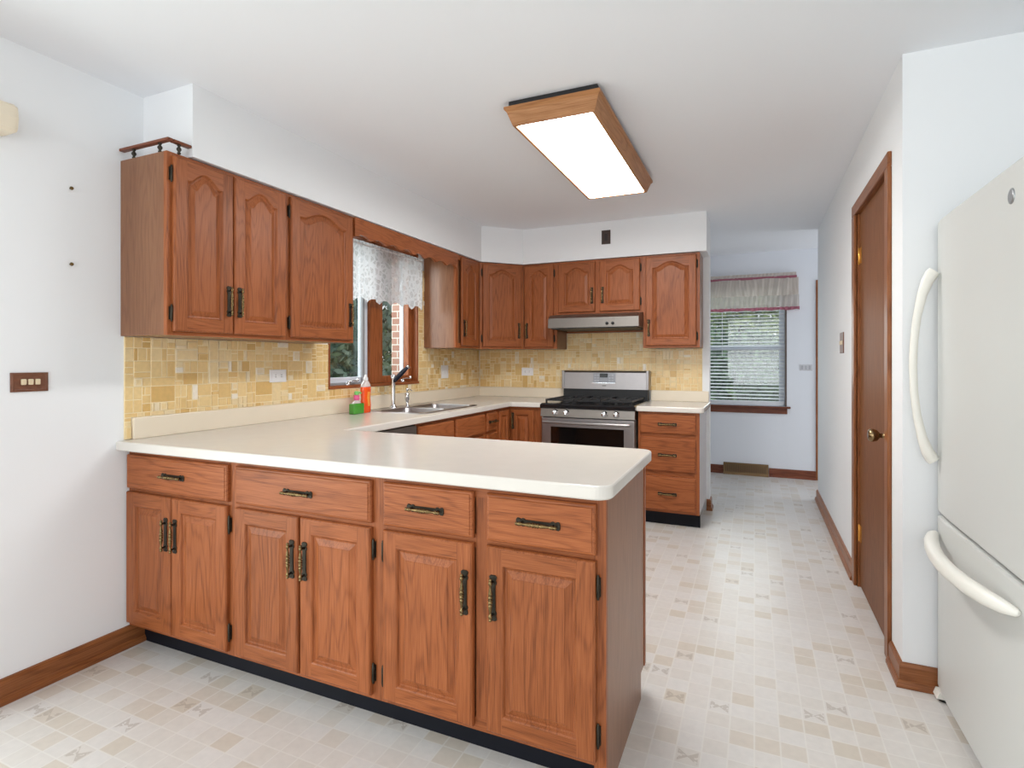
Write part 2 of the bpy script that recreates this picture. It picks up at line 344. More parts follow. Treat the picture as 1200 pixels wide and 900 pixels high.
# ------------------------------------------------------------------ room shell
XL, YB, XR, YC, YE, YF, ZC = -2.52, 4.90, 0.524, 2.555, 5.65, 6.59, 2.44
WY0, WY1, WZ0, WZ1 = 2.77, 3.81, 1.07, 2.13             # window over the sink
struct(M().box(-2.9, 2.6, -2.6, 7.0, -0.05, 0).build('floor', FLOOR))
struct(M().box(-2.9, 2.6, -2.6, 7.0, ZC, ZC + 0.08).build('ceiling', CEIL))
w = M()
for y0, y1, z0, z1 in ((0.95, WY0, 0, ZC), (WY1, YB + 0.12, 0, ZC), (WY0, WY1, 0, WZ0), (WY0, WY1, WZ1, ZC), (-1.2, 0.95, 2.05, ZC), (-2.6, -1.2, 0, ZC)):
    w.box(XL - 0.14, XL, y0, y1, z0, z1)
struct(w.build('wall_left', WALL))
w = M()
for y0, y1, z0, z1 in ((WY0 - 2.0, WY0, -0.3, 3.2), (WY1, YB + 1.0, -0.3, 3.2), (WY0, WY1, -0.3, WZ0), (WY0, WY1, WZ1, 3.2)):
    w.box(XL - 0.26, XL - 0.145, y0, y1, z0, z1)
struct(w.build('wall_outside', BRICK))
struct(M().box(XL, -0.345, YB, YB + 0.12, 0, ZC).build('wall_back', WALL))
w = M()
w.box(XR, 1.45, YC, 2.802, 0, ZC); w.box(XR, 1.45, 3.575, YE, 0, ZC); w.box(XR, 1.45, 2.802, 3.575, 2.072, ZC); w.box(0.60, 1.45, 2.802, 3.575, 0, 2.072)
struct(w.build('wall_right', WALL))
struct(M().box(1.45, 1.57, -2.6, YE, 0, ZC).build('wall_fridge', WALL))
FX0, FX1, FZ0, FZ1 = -0.72, 0.318, 0.765, 2.08          # far window opening
w = M()
for x0, x1, z0, z1 in ((-1.6, FX0, 0, ZC), (FX1, 2.4, 0, ZC), (FX0, FX1, 0, FZ0), (FX0, FX1, FZ1, ZC)): w.box(x0, x1, YF, YF + 0.14, z0, z1)
struct(w.build('wall_far', HALLW))
struct(M().box(-1.72, -1.6, YB + 0.12, YF, 0, ZC).build('wall_hall', HALLW))
pd = M()
for y0, y1 in ((-1.2, -1.15), (0.90, 0.95), (-0.16, -0.09)): pd.box(XL - 0.12, XL - 0.02, y0, y1, 0, 2.05)
pd.box(XL - 0.12, XL - 0.02, -1.15, 0.90, 2.0, 2.05); pd.box(XL - 0.12, XL - 0.02, -1.15, 0.90, 0, 0.04)
pd = struct(pd.build('door_2', GREYFR))
for y0, y1 in ((-1.149, -0.161), (-0.089, 0.899)): M().box(XL - 0.074, XL - 0.068, y0, y1, 0.041, 1.999).build('pane', GLASS, pd)
# soffit over the wall cabinets, with its angled corner
SZ = 2.127
sof = [(XL, 1.60), (-2.195, 1.60), (-2.195, 4.315), (-1.915, 4.595), (-0.345, 4.595), (-0.345, YB), (XL, YB)]
struct(M().prism(sof, 2, SZ, ZC).build('trim_soffit', WALL))
# baseboards: tall board with a shoe moulding, profile (out, z)
BP = [(0, 0), (0.024, 0), (0.024, 0.012), (0.018, 0.024), (0.013, 0.028), (0.013, 0.078), (0.008, 0.09), (0, 0.092)]
def base(name, along, a0, a1, at, sign, mats):
    m = M()
    if along == 'y': m.prism([(at + sign * o, z) for o, z in BP], 1, a0, a1)
    else: m.prism([(at + sign * o, z) for o, z in BP], 0, a0, a1)
    return struct(m.build(name, mats))
base('baseboard_left', 'y', 0.95, 1.598, XL, 1, TRIMY)
base('baseboard_right', 'y', 3.66, YE + 0.013, XR, -1, TRIMY)
def base_path(name, pts, mats):
    # mitred run: pts in order, the room on the left-hand side of travel
    m = M(); loops = []
    for i, p in enumerate(pts):
        p = Vector(p); nn = []
        if i: d_ = (p - Vector(pts[i - 1])).normalized(); nn.append(Vector((-d_.y, d_.x)))
        if i < len(pts) - 1: d_ = (Vector(pts[i + 1]) - p).normalized(); nn.append(Vector((-d_.y, d_.x)))
        t = sum(nn, Vector((0, 0))); t = t / t.dot(nn[0]) if len(nn) > 1 else nn[0]
        loops.append([(p.x + t.x * o, p.y + t.y * o, z) for o, z in BP])
    m.loft(loops, 0); return struct(m.build(name, mats))
base_path('baseboard_corner', [(0.66, YC), (XR, YC), (XR, 2.725)], TRIMX)
base('baseboard_far', 'x', 0.145, 0.592, YF, -1, FARTRIM)
base('baseboard_far_left', 'x', -1.6, -0.318, YF, -1, FARTRIM)
base_path('baseboard_stub', [(-0.345, YB + 0.12), (-0.345, YB), (-0.368, YB)], TRIMX)
struct(M().box(0.592, 0.66, YF - 0.018, YF, 0, 2.105, 0, 0.004).build('trim_far_doorway', TRIMV))

# ---------------- door in the right wall
d = struct(M().box(0.537, 0.575, 2.806, 3.571, 0.008, 2.068, 0, 0.002).build('door_1', SLAB)); d['label'] = 'brown flush interior door with brass knob in the right wall'
m = M()
for (a, b) in ((2.732, 2.795), (3.582, 3.66)):
    m.box(XR - 0.016, XR, a, b, 0, 2.068, 0, 0.004)
m.box(XR - 0.016, XR, 2.732, 3.66, 2.068, 2.13, 1, 0.004)
m.box(XR, 0.60, 2.790, 2.804, 0, 2.072, 0); m.box(XR, 0.60, 3.573, 3.587, 0, 2.072, 0); m.box(XR, 0.60, 2.80, 3.58, 2.069, 2.083, 1)
m.build('door_casing', [TRIMV, TRIMY], d)
for z in (0.30, 1.835):
    h = M().lathe([(0.0045, -0.046), (0.0062, -0.045), (0.0062, 0.045), (0.0045, 0.046)], (0.533, 3.573, z), 2, 10)
    h.box(0.5345, 0.5385, 3.532, 3.572, z - 0.044, z + 0.044); h.box(0.526, 0.5385, 3.5735, 3.578, z - 0.044, z + 0.044)
    h.build('hinge', BRIGHTBRASS, d)
k = M().lathe([(0.031, 0), (0.031, -0.005), (0.022, -0.010), (0.011, -0.014), (0.010, -0.030), (0.0145, -0.034), (0.024, -0.042), (0.0285, -0.056), (0.0285, -0.066), (0.022, -0.074), (0.014, -0.076)], (0.537, 2.873, 0.925), 0, 24)
k.build('knob', plain('aged_brass_knob', (150, 126, 92), 0.22, 0.95), d)

# ------------------------------------------------------------------ cabinet hardware and doors
def pull_mesh(L=0.14):
    """antique pull: flared dark back plate, two posts and a turned brass spindle; long axis local z, front is -y"""
    m = M(); hl = L / 2
    out = [(-.4, 0.010), (-.46, .013), (-.5, .008)]
    half = [(0.0, 0.0085), (0.55, 0.0085), (0.62, 0.012), (0.70, 0.0125), (0.76, 0.0095), (0.86, 0.0125), (0.94, 0.0125), (1.0, 0.007)]
    right = [(w_, -f * hl) for f, w_ in reversed(half)] + [(w_, f * hl) for f, w_ in half[1:]]
    outline = right + [(-x, z) for x, z in reversed(right)]
    m.loft([[(x, 0, z) for x, z in outline], [(x, -0.0025, z) for x, z in outline], [(x * 0.85, -0.004, z * 0.985) for x, z in outline]], 0, (False, True))
    for s in (-1, 1):
        m.tube([(0, -0.003, s * hl * 0.70), (0, -0.012, s * hl * 0.72), (0, -0.020, s * hl * 0.74)], [0.0055, 0.004, 0.0055], 8, 0)
    pr = [(-1.0, .002), (-.96, .0055), (-.9, .0055), (-.87, .003), (-.82, .0062), (-.72, .0062), (-.66, .003), (-.55, .0036), (-.3, .0066), (-.24, .0068), (-.2, .0034), (-.15, .0074), (-.09, .0074), (-.06, .0038), (0, .0084)]
    prof = [(r, f * hl * 0.93) for f, r in pr] + [(r, -f * hl * 0.93) for f, r in reversed(pr[:-1])]
    m.lathe(prof, (0, -0.0205, 0), 2, 10, 1)
    return m
PULL_ME = None
def pull(parent, loc, horizontal=False):
    global PULL_ME
    if PULL_ME is None:
        o = pull_mesh().build('handle', [IRON, BRASS], parent); PULL_ME = o.data
    else:
        o = bpy.data.objects.new('handle', PULL_ME); COL.objects.link(o); o.parent = parent
    o.location = loc; o.rotation_euler = (0, PI / 2 if horizontal else 0, 0)
    return o
HINGE_ME = None
def hinge(parent, loc):
    global HINGE_ME
    if HINGE_ME is None:
        m = M().lathe([(0.002, -0.036), (0.004, -0.033), (0.0028, -0.030), (0.0048, -0.028), (0.0048, 0.028), (0.0028, 0.030), (0.004, 0.033), (0.002, 0.036)], (0, -0.008, 0), 2, 8)
        m.box(-0.007, 0.007, -0.004, -0.0002, -0.027, 0.027)
        o = m.build('hinge', IRON, parent); HINGE_ME = o.data
    else:
        o = bpy.data.objects.new('hinge', HINGE_ME); COL.objects.link(o); o.parent = parent
    o.location = loc
    return o
T = 0.02
def door_mesh(w, h, arch=0.0, sw=0.055):
    """raised-panel door centred on its origin, back at y=0, front at y=-T; arch>0 gives a cathedral top rail"""
    m = M(); n = 25 if arch else 2
    sw = min(sw, w * 0.21)
    xl, xr, zb = -w / 2 + sw, w / 2 - sw, -h / 2 + sw
    zt = h / 2 - sw * (0.75 if arch else 1.0)
    def top(t):
        if not arch: return 0.0
        if t < 0.1 or t > 0.9: return -arch
        q = (t - 0.1) / 0.8
        return -arch * (1 - math.sin(PI * q) ** 1.15) * 1.0
    def outl(o, y):
        bot = [(xl + o + (xr - xl - 2 * o) * i / (n - 1), y, zb + o) for i in range(n)]
        tp = [(xl + o + (xr - xl - 2 * o) * i / (n - 1), y, zt + top(i / (n - 1)) - o) for i in range(n)]
        return bot, tp
    def rect(o, y): a, b = w / 2 - o, h / 2 - o; return [(-a, y, -b), (a, y, -b), (a, y, b), (-a, y, b)]
    m.loft([rect(0, 0), rect(0, -T + 0.008), rect(0.0025, -T + 0.003), rect(0.007, -T)], 0, (True, False))
    e = 0.007; A, B = w / 2 - e, h / 2 - e
    m.quad((-A, -T, -B), (xl, -T, -B), (xl, -T, B), (-A, -T, B), 0); m.quad((xr, -T, -B), (A, -T, -B), (A, -T, B), (xr, -T, B), 0)
    m.quad((xl, -T, -B), (xr, -T, -B), (xr, -T, zb), (xl, -T, zb), 1)
    bot, tp = outl(0, -T)
    for i in range(n - 1): m.quad(tp[i], tp[i + 1], (tp[i + 1][0], -T, B), (tp[i][0], -T, B), 1)
    loops = []
    for o, y in ((0, -T), (0.004, -T + 0.003), (0.008, -T + 0.0095), (0.013, -T + 0.0105), (0.034, -T + 0.003), (0.036, -T + 0.0012)):
        b_, t_ = outl(o, y); loops.append(b_ + t_[::-1])
    m.loft(loops, 0, (False, False))
    b_, t_ = outl(0.036, -T + 0.0012)
    for i in range(n - 1): m.quad(b_[i], b_[i + 1], t_[i + 1], t_[i], 0)
    return m
def slab_mesh(w, h):
    m = M()
    def rect(o, y): a, b = w / 2 - o, h / 2 - o; return [(-a, y, -b), (a, y, -b), (a, y, b), (-a, y, b)]
    m.loft([rect(0, 0), rect(0, -T + 0.009), rect(0.004, -T + 0.004), rect(0.009, -T + 0.003), rect(0.011, -T)], 0)
    return m
def cabinet(name, label, cat, loc, rz, W, D, z0, z1, doors=(), drawers=(), kick=0.0, group=None, right_end=0.0, frame_x=(), back_kick=False, frame_z=(), side_mat=None, hollow=False):
    """local x along the front, y into the cabinet, z up. doors: x0,x1,z0,z1,arch,handle side(-1/1/0),handle z,hinge side"""
    root = thing(name, label, cat, loc, rz, group)
    ft = 0.019
    if back_kick:
        m = M().prism([(ft, z0), (D, z0), (D, z1), (ft, z1)], 0, 0, W)
        m.prism([(ft, 0.0), (D - 0.075, 0.0), (D - 0.075, z0), (ft, z0)], 0, W - 0.016, W)
        m.build('carcass', side_mat or SIDE, root)
    elif hollow:
        M().box(0, 0.016, ft, D, z0, z1).box(W - 0.016, W, ft, D, z0, z1).box(0.016, W - 0.016, ft, D, z0, z0 + 0.016).box(0.016, W - 0.016, D - 0.006, D, z0 + 0.016, z1).build('carcass', side_mat or SIDE, root)
    else:
        M().box(0, W, ft, D, z0, z1).build('carcass', side_mat or SIDE, root)
    f = M(); st = 0.035
    xs = sorted(frame_x)
    f.box(0, st, 0, ft, z0, z1, 0); f.box(W - st, W, 0, ft, z0, z1, 0)
    if back_kick: f.box(W - st, W, 0, ft, 0, z0, 0)
    f.box(st, W - st, 0.0003, ft, z1 - 0.04, z1, 1); f.box(st, W - st, 0.0003, ft, z0, z0 + 0.04, 1)
    for x in xs: f.box(x - 0.02, x + 0.02, 0.0002, ft, z0 + 0.04, z1 - 0.04, 0)
    for z in frame_z: f.box(st, W - st, 0.0004, ft, z - 0.02, z + 0.02, 1)
    f.build('face_frame', [OV, OH], root)
    if back_kick: M().box(W - 0.03, W + 0.003, D - 0.02, D + 0.004, z0, z1).build('rear_frame', OV, root)
    if kick: M().box(0, W - (0.016 if back_kick else 0.0), kick, kick + 0.015, 0, z0 - 0.0005).build('toe_kick', BLACK, root)
    for (x0, x1, a, b, arch, hs, hz, hg) in doors:
        w_, h_ = x1 - x0, b - a
        d_ = door_mesh(w_, h_, arch).build('door', [OV, OH], root, ((x0 + x1) / 2, -0.0005, (a + b) / 2))
        if hs: pull(d_, (hs * (w_ / 2 - 0.026), -T, hz - (a + b) / 2))
        if hg:
            for zz in (a + 0.075, b - 0.075): hinge(d_, (hg * (w_ / 2 + 0.0055), 0, zz - (a + b) / 2))
    for (x0, x1, a, b, hnd) in drawers:
        d_ = slab_mesh(x1 - x0, b - a).build('drawer_front', OH, root, ((x0 + x1) / 2, -0.0005, (a + b) / 2))
        if hnd: pull(d_, (0, -T, 0.0), True)
    return root
# ---------------- peninsula
PY, PD = 1.537, 0.60
def pen(name, label, x0, x1, doors, drawers, frame_x=(), back_kick=False):
    sh = lambda q: (q[0] - x0, q[1] - x0) + tuple(q[2:])
    return cabinet(name, label, 'cabinet', (x0, PY, 0), 0, x1 - x0, PD, 0.095, 0.866, [sh(q) for q in doors], [sh(q) for q in drawers], 0.06, 'peninsula base cabinets', frame_x=[x - x0 for x in frame_x], back_kick=back_kick, frame_z=(0.69,))
pen('base_cabinet', 'oak peninsula cabinet with two doors and one drawer, standing against the white left wall', XL + 0.002, -1.868,
    [(-2.512, -2.219, 0.112, 0.685, 0, 1, 0.53, 0), (-2.214, -1.893, 0.112, 0.685, 0, -1, 0.53, 1)], [(-2.512, -1.890, 0.700, 0.846, 1)])
pen('base_cabinet', 'oak peninsula cabinet with two doors under one wide drawer, middle of the peninsula front', -1.868, -1.172,
    [(-1.845, -1.522, 0.112, 0.685, 0, 1, 0.53, 0), (-1.513, -1.197, 0.112, 0.685, 0, -1, 0.53, 1)], [(-1.845, -1.196, 0.700, 0.846, 1)])
pen('base_cabinet', 'oak peninsula cabinet with two drawers over two separate doors, at the free end', -1.172, -0.385,
    [(-1.146, -0.804, 0.112, 0.685, 0, 1, 0.53, -1), (-0.757, -0.412, 0.112, 0.685, 0, -1, 0.53, 1)], [(-1.146, -0.804, 0.700, 0.846, 1), (-0.757, -0.412, 0.700, 0.846, 1)], (-0.78,), True)
# ---------------- sink run base cabinets (fronts face +x)
RZ = PI / 2; XB = -1.92
def run(name, label, y0, y1, doors, drawers, frame_x=(), fz=()):
    sh = lambda q: (q[0] - y0, q[1] - y0) + tuple(q[2:])
    return cabinet(name, label, 'cabinet', (XB, y0, 0), RZ, y1 - y0, 0.595, 0.095, 0.866, [sh(q) for q in doors], [sh(q) for q in drawers], 0.06, 'base cabinets along the window wall', frame_x=[x - y0 for x in frame_x], frame_z=fz, hollow=(name == 'sink_cabinet'))
run('sink_cabinet', 'oak sink base cabinet with two blank drawer fronts, under the steel sink', 2.872, 3.822,
    [(2.886, 3.325, 0.112, 0.675, 0, 1, 0.53, -1), (3.355, 3.802, 0.112, 0.675, 0, -1, 0.53, 1)], [(2.886, 3.328, 0.695, 0.846, 0), (3.354, 3.803, 0.695, 0.846, 0)], (3.34,), (0.685,))
run('drawer_cabinet', 'narrow oak drawer cabinet between the sink cabinet and the inside corner', 3.823, 4.045,
    [], [(3.842, 4.026, 0.70, 0.846, 1), (3.842, 4.026, 0.42, 0.68, 1), (3.842, 4.026, 0.112, 0.40, 1)], (), (0.69, 0.41))
# dishwasher
dw = thing('dishwasher', 'steel and black dishwasher next to the sink cabinet, mostly hidden behind the peninsula', 'dishwasher', (XB, 2.262, 0), RZ)
M().box(0.004, 0.602, 0.012, 0.57, 0.1, 0.862).build('tub', BLK_GLOSS, dw)
M().box(0.004, 0.602, -0.012, 0.011, 0.11, 0.742, 0, 0.004).build('door', STEELD, dw)
M().box(0.004, 0.602, -0.018, 0.011, 0.748, 0.858, 0, 0.005).build('control_panel', STEELD, dw)
M().tube([(0.08, -0.012, 0.70), (0.08, -0.045, 0.70), (0.11, -0.05, 0.70), (0.49, -0.05, 0.70), (0.52, -0.045, 0.70), (0.52, -0.012, 0.70)], 0.009, 10).build('handle', STEEL, dw)
# inside-corner cabinet with two doors meeting at the corner
cc = thing('corner_cabinet', 'oak corner base cabinet whose two doors meet at the inside corner left of the range', 'cabinet', (XB, 4.29, 0))
m = M(); m.box(-0.59, -0.019, -0.244, 0.6, 0.095, 0.866); m.box(-0.019, 0.306, 0.019, 0.6, 0.095, 0.866); m.build('carcass', SIDE, cc)
m = M(); m.box(-0.019, 0.0, -0.244, -0.22, 0.095, 0.866, 0); m.box(-0.019, 0, -0.22, 0.019, 0.83, 0.866, 1); m.box(-0.019, 0, -0.22, 0.019, 0.095, 0.11, 1)
m.box(0.245, 0.306, 0, 0.019, 0.095, 0.866, 0); m.box(0, 0.245, 0, 0.019, 0.83, 0.866, 1); m.box(0, 0.245, 0, 0.019, 0.095, 0.11, 1); m.box(-0.019, 0.0, -0.22, 0.019, 0.11, 0.83, 0); m.box(0.0, 0.245, 0.003, 0.019, 0.11, 0.83, 0)
m.build('face_frame', [OV, OH], cc)
d1 = door_mesh(0.19, 0.73).build('door', [OV, OH], cc, (0.0005, -0.125, 0.478), (0, 0, RZ))
d2 = door_mesh(0.205, 0.73).build('door', [OV, OH], cc, (0.132, -0.0005, 0.478)); pull(d2, (-0.085, -T, 0.27))
m = M(); m.box(-0.075, -0.06, -0.244, 0.065, 0, 0.0945); m.box(-0.06, 0.306, 0.05, 0.065, 0, 0.0945); m.build('toe_kick', BLACK, cc)
# three-drawer base right of the range
cabinet('drawer_cabinet', 'oak cabinet with three stacked drawers standing right of the range', 'cabinet', (-0.822, 4.29, 0), 0, 0.450, 0.608, 0.105, 0.866, [],
        [(0.014, 0.426, 0.700, 0.850, 1), (0.014, 0.426, 0.417, 0.668, 1), (0.014, 0.426, 0.121, 0.377, 1)], 0.06, frame_z=(0.684, 0.397), side_mat=plain('glare_painted_side', (206, 204, 206), 0.45))  # glare on the cabinet's right side is painted in as pale grey
# ---------------- wall cabinets
UX, UD = -2.215, 0.302
UZ0, UZ1 = 1.362, 2.122
G = 'arched-door wall cabinets'
def upl(name, label, y0, y1, doors, frame_x=()):
    return cabinet(name, label, 'cabinet', (UX, y0, 0), RZ, y1 - y0, UD, UZ0, UZ1, [(a - y0, b - y0) + tuple(r) for a, b, *r in doors], frame_x=[x - y0 for x in frame_x], group=G)
A0, A1, AR, HZU = 1.378, 2.106, 0.045, 1.525
upl('wall_cabinet', 'oak wall cabinet with two tall arched doors and a small rail on top', 1.500, 2.130,
    [(1.520, 1.803, A0, A1, AR, 1, HZU, -1), (1.808, 2.112, A0, A1, AR, -1, HZU, 0)])
upl('wall_cabinet', 'oak wall cabinet with one wide arched door, just left of the lace-curtained window', 2.130, 2.650, [(2.150, 2.626, A0, A1, AR, 1, HZU, -1)])
upl('wall_cabinet', 'oak wall cabinet with one arched door, just right of the lace-curtained window', 3.895, 4.310, [(3.975, 4.272, A0, A1, AR, -1, HZU, 0)])
# diagonal corner
cd = thing('corner_wall_cabinet', 'oak diagonal wall cabinet with one arched door, filling the kitchen corner', 'cabinet', (UX, 4.312, 0), PI / 4, G)
DL = 0.424
c45 = math.cos(PI / 4)
def tolocal(x, y): dx, dy = x - UX, y - 4.312; return (dx * c45 + dy * c45, -dx * c45 + dy * c45)
foot = [tolocal(*p) for p in ((-2.2149 + 0.012, 4.327), (UX - UD + 0.001, 4.3125), (UX - UD + 0.001, YB - 0.004), (-1.9165, YB - 0.004), (-1.9165, 4.6125))]
m = M().prism(foot, 2, UZ0, UZ1); m.build('carcass', SIDE, cd)
m = M(); st = 0.03
m.box(0.004, st, 0, 0.018, UZ0, UZ1, 0); m.box(DL - st, DL - 0.004, 0, 0.018, UZ0, UZ1, 0); m.box(st, DL - st, 0.0003, 0.018, UZ1 - 0.04, UZ1, 1); m.box(st, DL - st, 0.0003, 0.018, UZ0, UZ0 + 0.04, 1)
m.build('face_frame', [OV, OH], cd)
d_ = door_mesh(DL - 0.056, A1 - A0, AR).build('door', [OV, OH], cd, (DL / 2, -0.0005, (A0 + A1) / 2)); pull(d_, ((DL - 0.056) / 2 - 0.026, -T, HZU - (A0 + A1) / 2))
for zz in (-0.29, 0.29): hinge(d_, (-(DL - 0.056) / 2 - 0.0055, 0, zz))
UY = 4.615
def upb(name, label, x0, x1, z0, doors, frame_x=()):
    return cabinet(name, label, 'cabinet', (x0, UY, 0), 0, x1 - x0, 0.28, z0, UZ1, [(a - x0, b - x0) + tuple(r) for a, b, *r in doors], frame_x=[x - x0 for x in frame_x], group=G)
upb('wall_cabinet', 'narrow oak wall cabinet with one arched door, left of the range hood', -1.915, -1.600, UZ0, [(-1.905, -1.628, A0, A1, AR, -1, HZU, 1)])
upb('wall_cabinet', 'short oak wall cabinet with two arched doors, directly above the range hood', -1.600, -0.845, 1.660, [(-1.583, -1.250, 1.676, A1, AR, 1, 1.815, 0), (-1.210, -0.869, 1.676, A1, AR, -1, 1.815, 1)], (-1.23,))
upb('wall_cabinet', 'oak wall cabinet with one arched door, right of the range hood', -0.845, -0.397, UZ0, [(-0.822, -0.423, A0, A1, AR, -1, HZU, 1)])
# scalloped valance board over the window
pts = [(2.652, 2.121), (3.893, 2.121)]
n = 97
for i in range(n):
    y = 3.893 - (3.893 - 2.652) * i / (n - 1)
    wv = abs(math.sin(PI * (y - 2.652) / 0.155))
    pts.append((y, 2.003 + 0.022 * wv if 2.66 < y < 3.885 else 2.003))
tag(M().prism(pts, 0, UX - 0.004, UX + 0.014).build('window_valance_board', OY), 'oak board with a scalloped lower edge above the lace curtain', 'valance')
# gallery rail on the nearest wall cabinet
gr = thing('gallery_rail', 'small oak rail on turned spindles, on top of the nearest left wall cabinet', 'rail', (-2.21, 1.505, UZ1))
m = M(); m.box(-0.309, 0.012, -0.012, 0.012, 0.040, 0.052, 0, 0.003); m.box(-0.014, 0.012, 0.013, 0.094, 0.040, 0.052, 1, 0.003); m.build('rail', [FARTRIM, FARTRIM], gr)
for x, y in ((-0.225, 0.0), (-0.055, 0.0), (-0.001, 0.045)):
    M().lathe([(0.006, 0), (0.008, 0.004), (0.004, 0.009), (0.0095, 0.018), (0.0095, 0.023), (0.004, 0.031), (0.008, 0.036), (0.006, 0.0398)], (x, y, 0), 2, 12).build('spindle', IRON, gr)

# ------------------------------------------------------------------ worktops
CT0, CT1 = 0.868, 0.908
def rounded(cx, cy, r, a0, a1, n=8): return [(cx + r * math.cos(a0 + (a1 - a0) * i / n), cy + r * math.sin(a0 + (a1 - a0) * i / n)) for i in range(n + 1)]
def slab(outline, z0, z1, e=0.006):
    """worktop slab with a softened upper and lower edge (inset along vertex normals)"""
    def inset(o):
        res = []; k = len(outline)
        for i in range(k):
            p0, p, p1 = Vector(outline[i - 1]), Vector(outline[i]), Vector(outline[(i + 1) % k])
            a, b = (p - p0).normalized(), (p1 - p).normalized(); na, nb = Vector((-a.y, a.x)), Vector((-b.y, b.x))
            t = (na + nb); t = t / max(0.3, t.dot(na)); res.append(tuple(p + t * o))
        return res
    L_ = []
    for o, z in ((0.004, z0), (0, z0 + 0.004), (0, z1 - e), (e * 0.3, z1 - e * 0.3), (e, z1)): L_.append([(x, y, z) for x, y in inset(o)])
    return L_
PX1 = -0.362
outl = [(XL + 0.001, 1.482)] + rounded(PX1 - 0.05, 1.482 + 0.05, 0.05, -PI / 2, 0) + rounded(PX1 - 0.045, 2.192 - 0.045, 0.045, 0, PI / 2) + \
       [(-1.885, 2.192), (-1.885, 4.252), (-1.607, 4.252), (-1.607, YB - 0.001), (XL + 0.001, YB - 0.001)]
SK = (-2.43, -1.985, 3.055, 3.80)                       # sink cut-out x0,x1,y0,y1
ct = M(); loops = slab(outl, CT0, CT1)
ct.loft(loops, 0, (False, False))
# top face with the sink opening
hole = ((SK[0], SK[2]), (SK[1], SK[2]), (SK[1], SK[3]), (SK[0], SK[3]))
for tl, zz in ((loops[-1], CT1), (loops[0], CT0)):
    bm = bmesh.new()
    vv = [bm.verts.new(p) for p in tl]; hv = [bm.verts.new((x, y, zz)) for x, y in hole]
    ed = [bm.edges.new((vv[i], vv[(i + 1) % len(vv)])) for i in range(len(vv))] + [bm.edges.new((hv[i], hv[(i + 1) % 4])) for i in range(4)]
    bmesh.ops.triangle_fill(bm, use_beauty=True, use_dissolve=False, edges=ed)
    ct.bm(bm)
ct.loft([[(x, y, CT0) for x, y in hole], [(x, y, CT1) for x, y in hole]], 0, (False, False))
root = tag(ct.build('worktop', LAM), 'cream laminate worktop running from the peninsula past the sink to the range', 'worktop')
m = M(); m.box(XL + 0.001, XL + 0.020, 1.545, YB - 0.0205, CT1, 1.004, 0, 0.004); m.box(XL + 0.001, -1.607, YB - 0.020, YB - 0.001, CT1, 0.998, 0, 0.004)
m.build('backsplash_lip', LAMEDGE, root)
outl = [(-0.829, 4.252)] + rounded(-0.338 - 0.03, 4.252 + 0.03, 0.03, -PI / 2, 0, 5) + [(-0.338, YB - 0.001), (-0.829, YB - 0.001)]
r2 = tag(M().loft(slab(outl, CT0, CT1), 0).build('worktop', LAM), 'short cream laminate worktop on the three-drawer cabinet right of the range', 'worktop')
M().box(-0.829, -0.350, YB - 0.020, YB - 0.001, CT1, 0.998, 0, 0.004).build('backsplash_lip', LAMEDGE, r2)

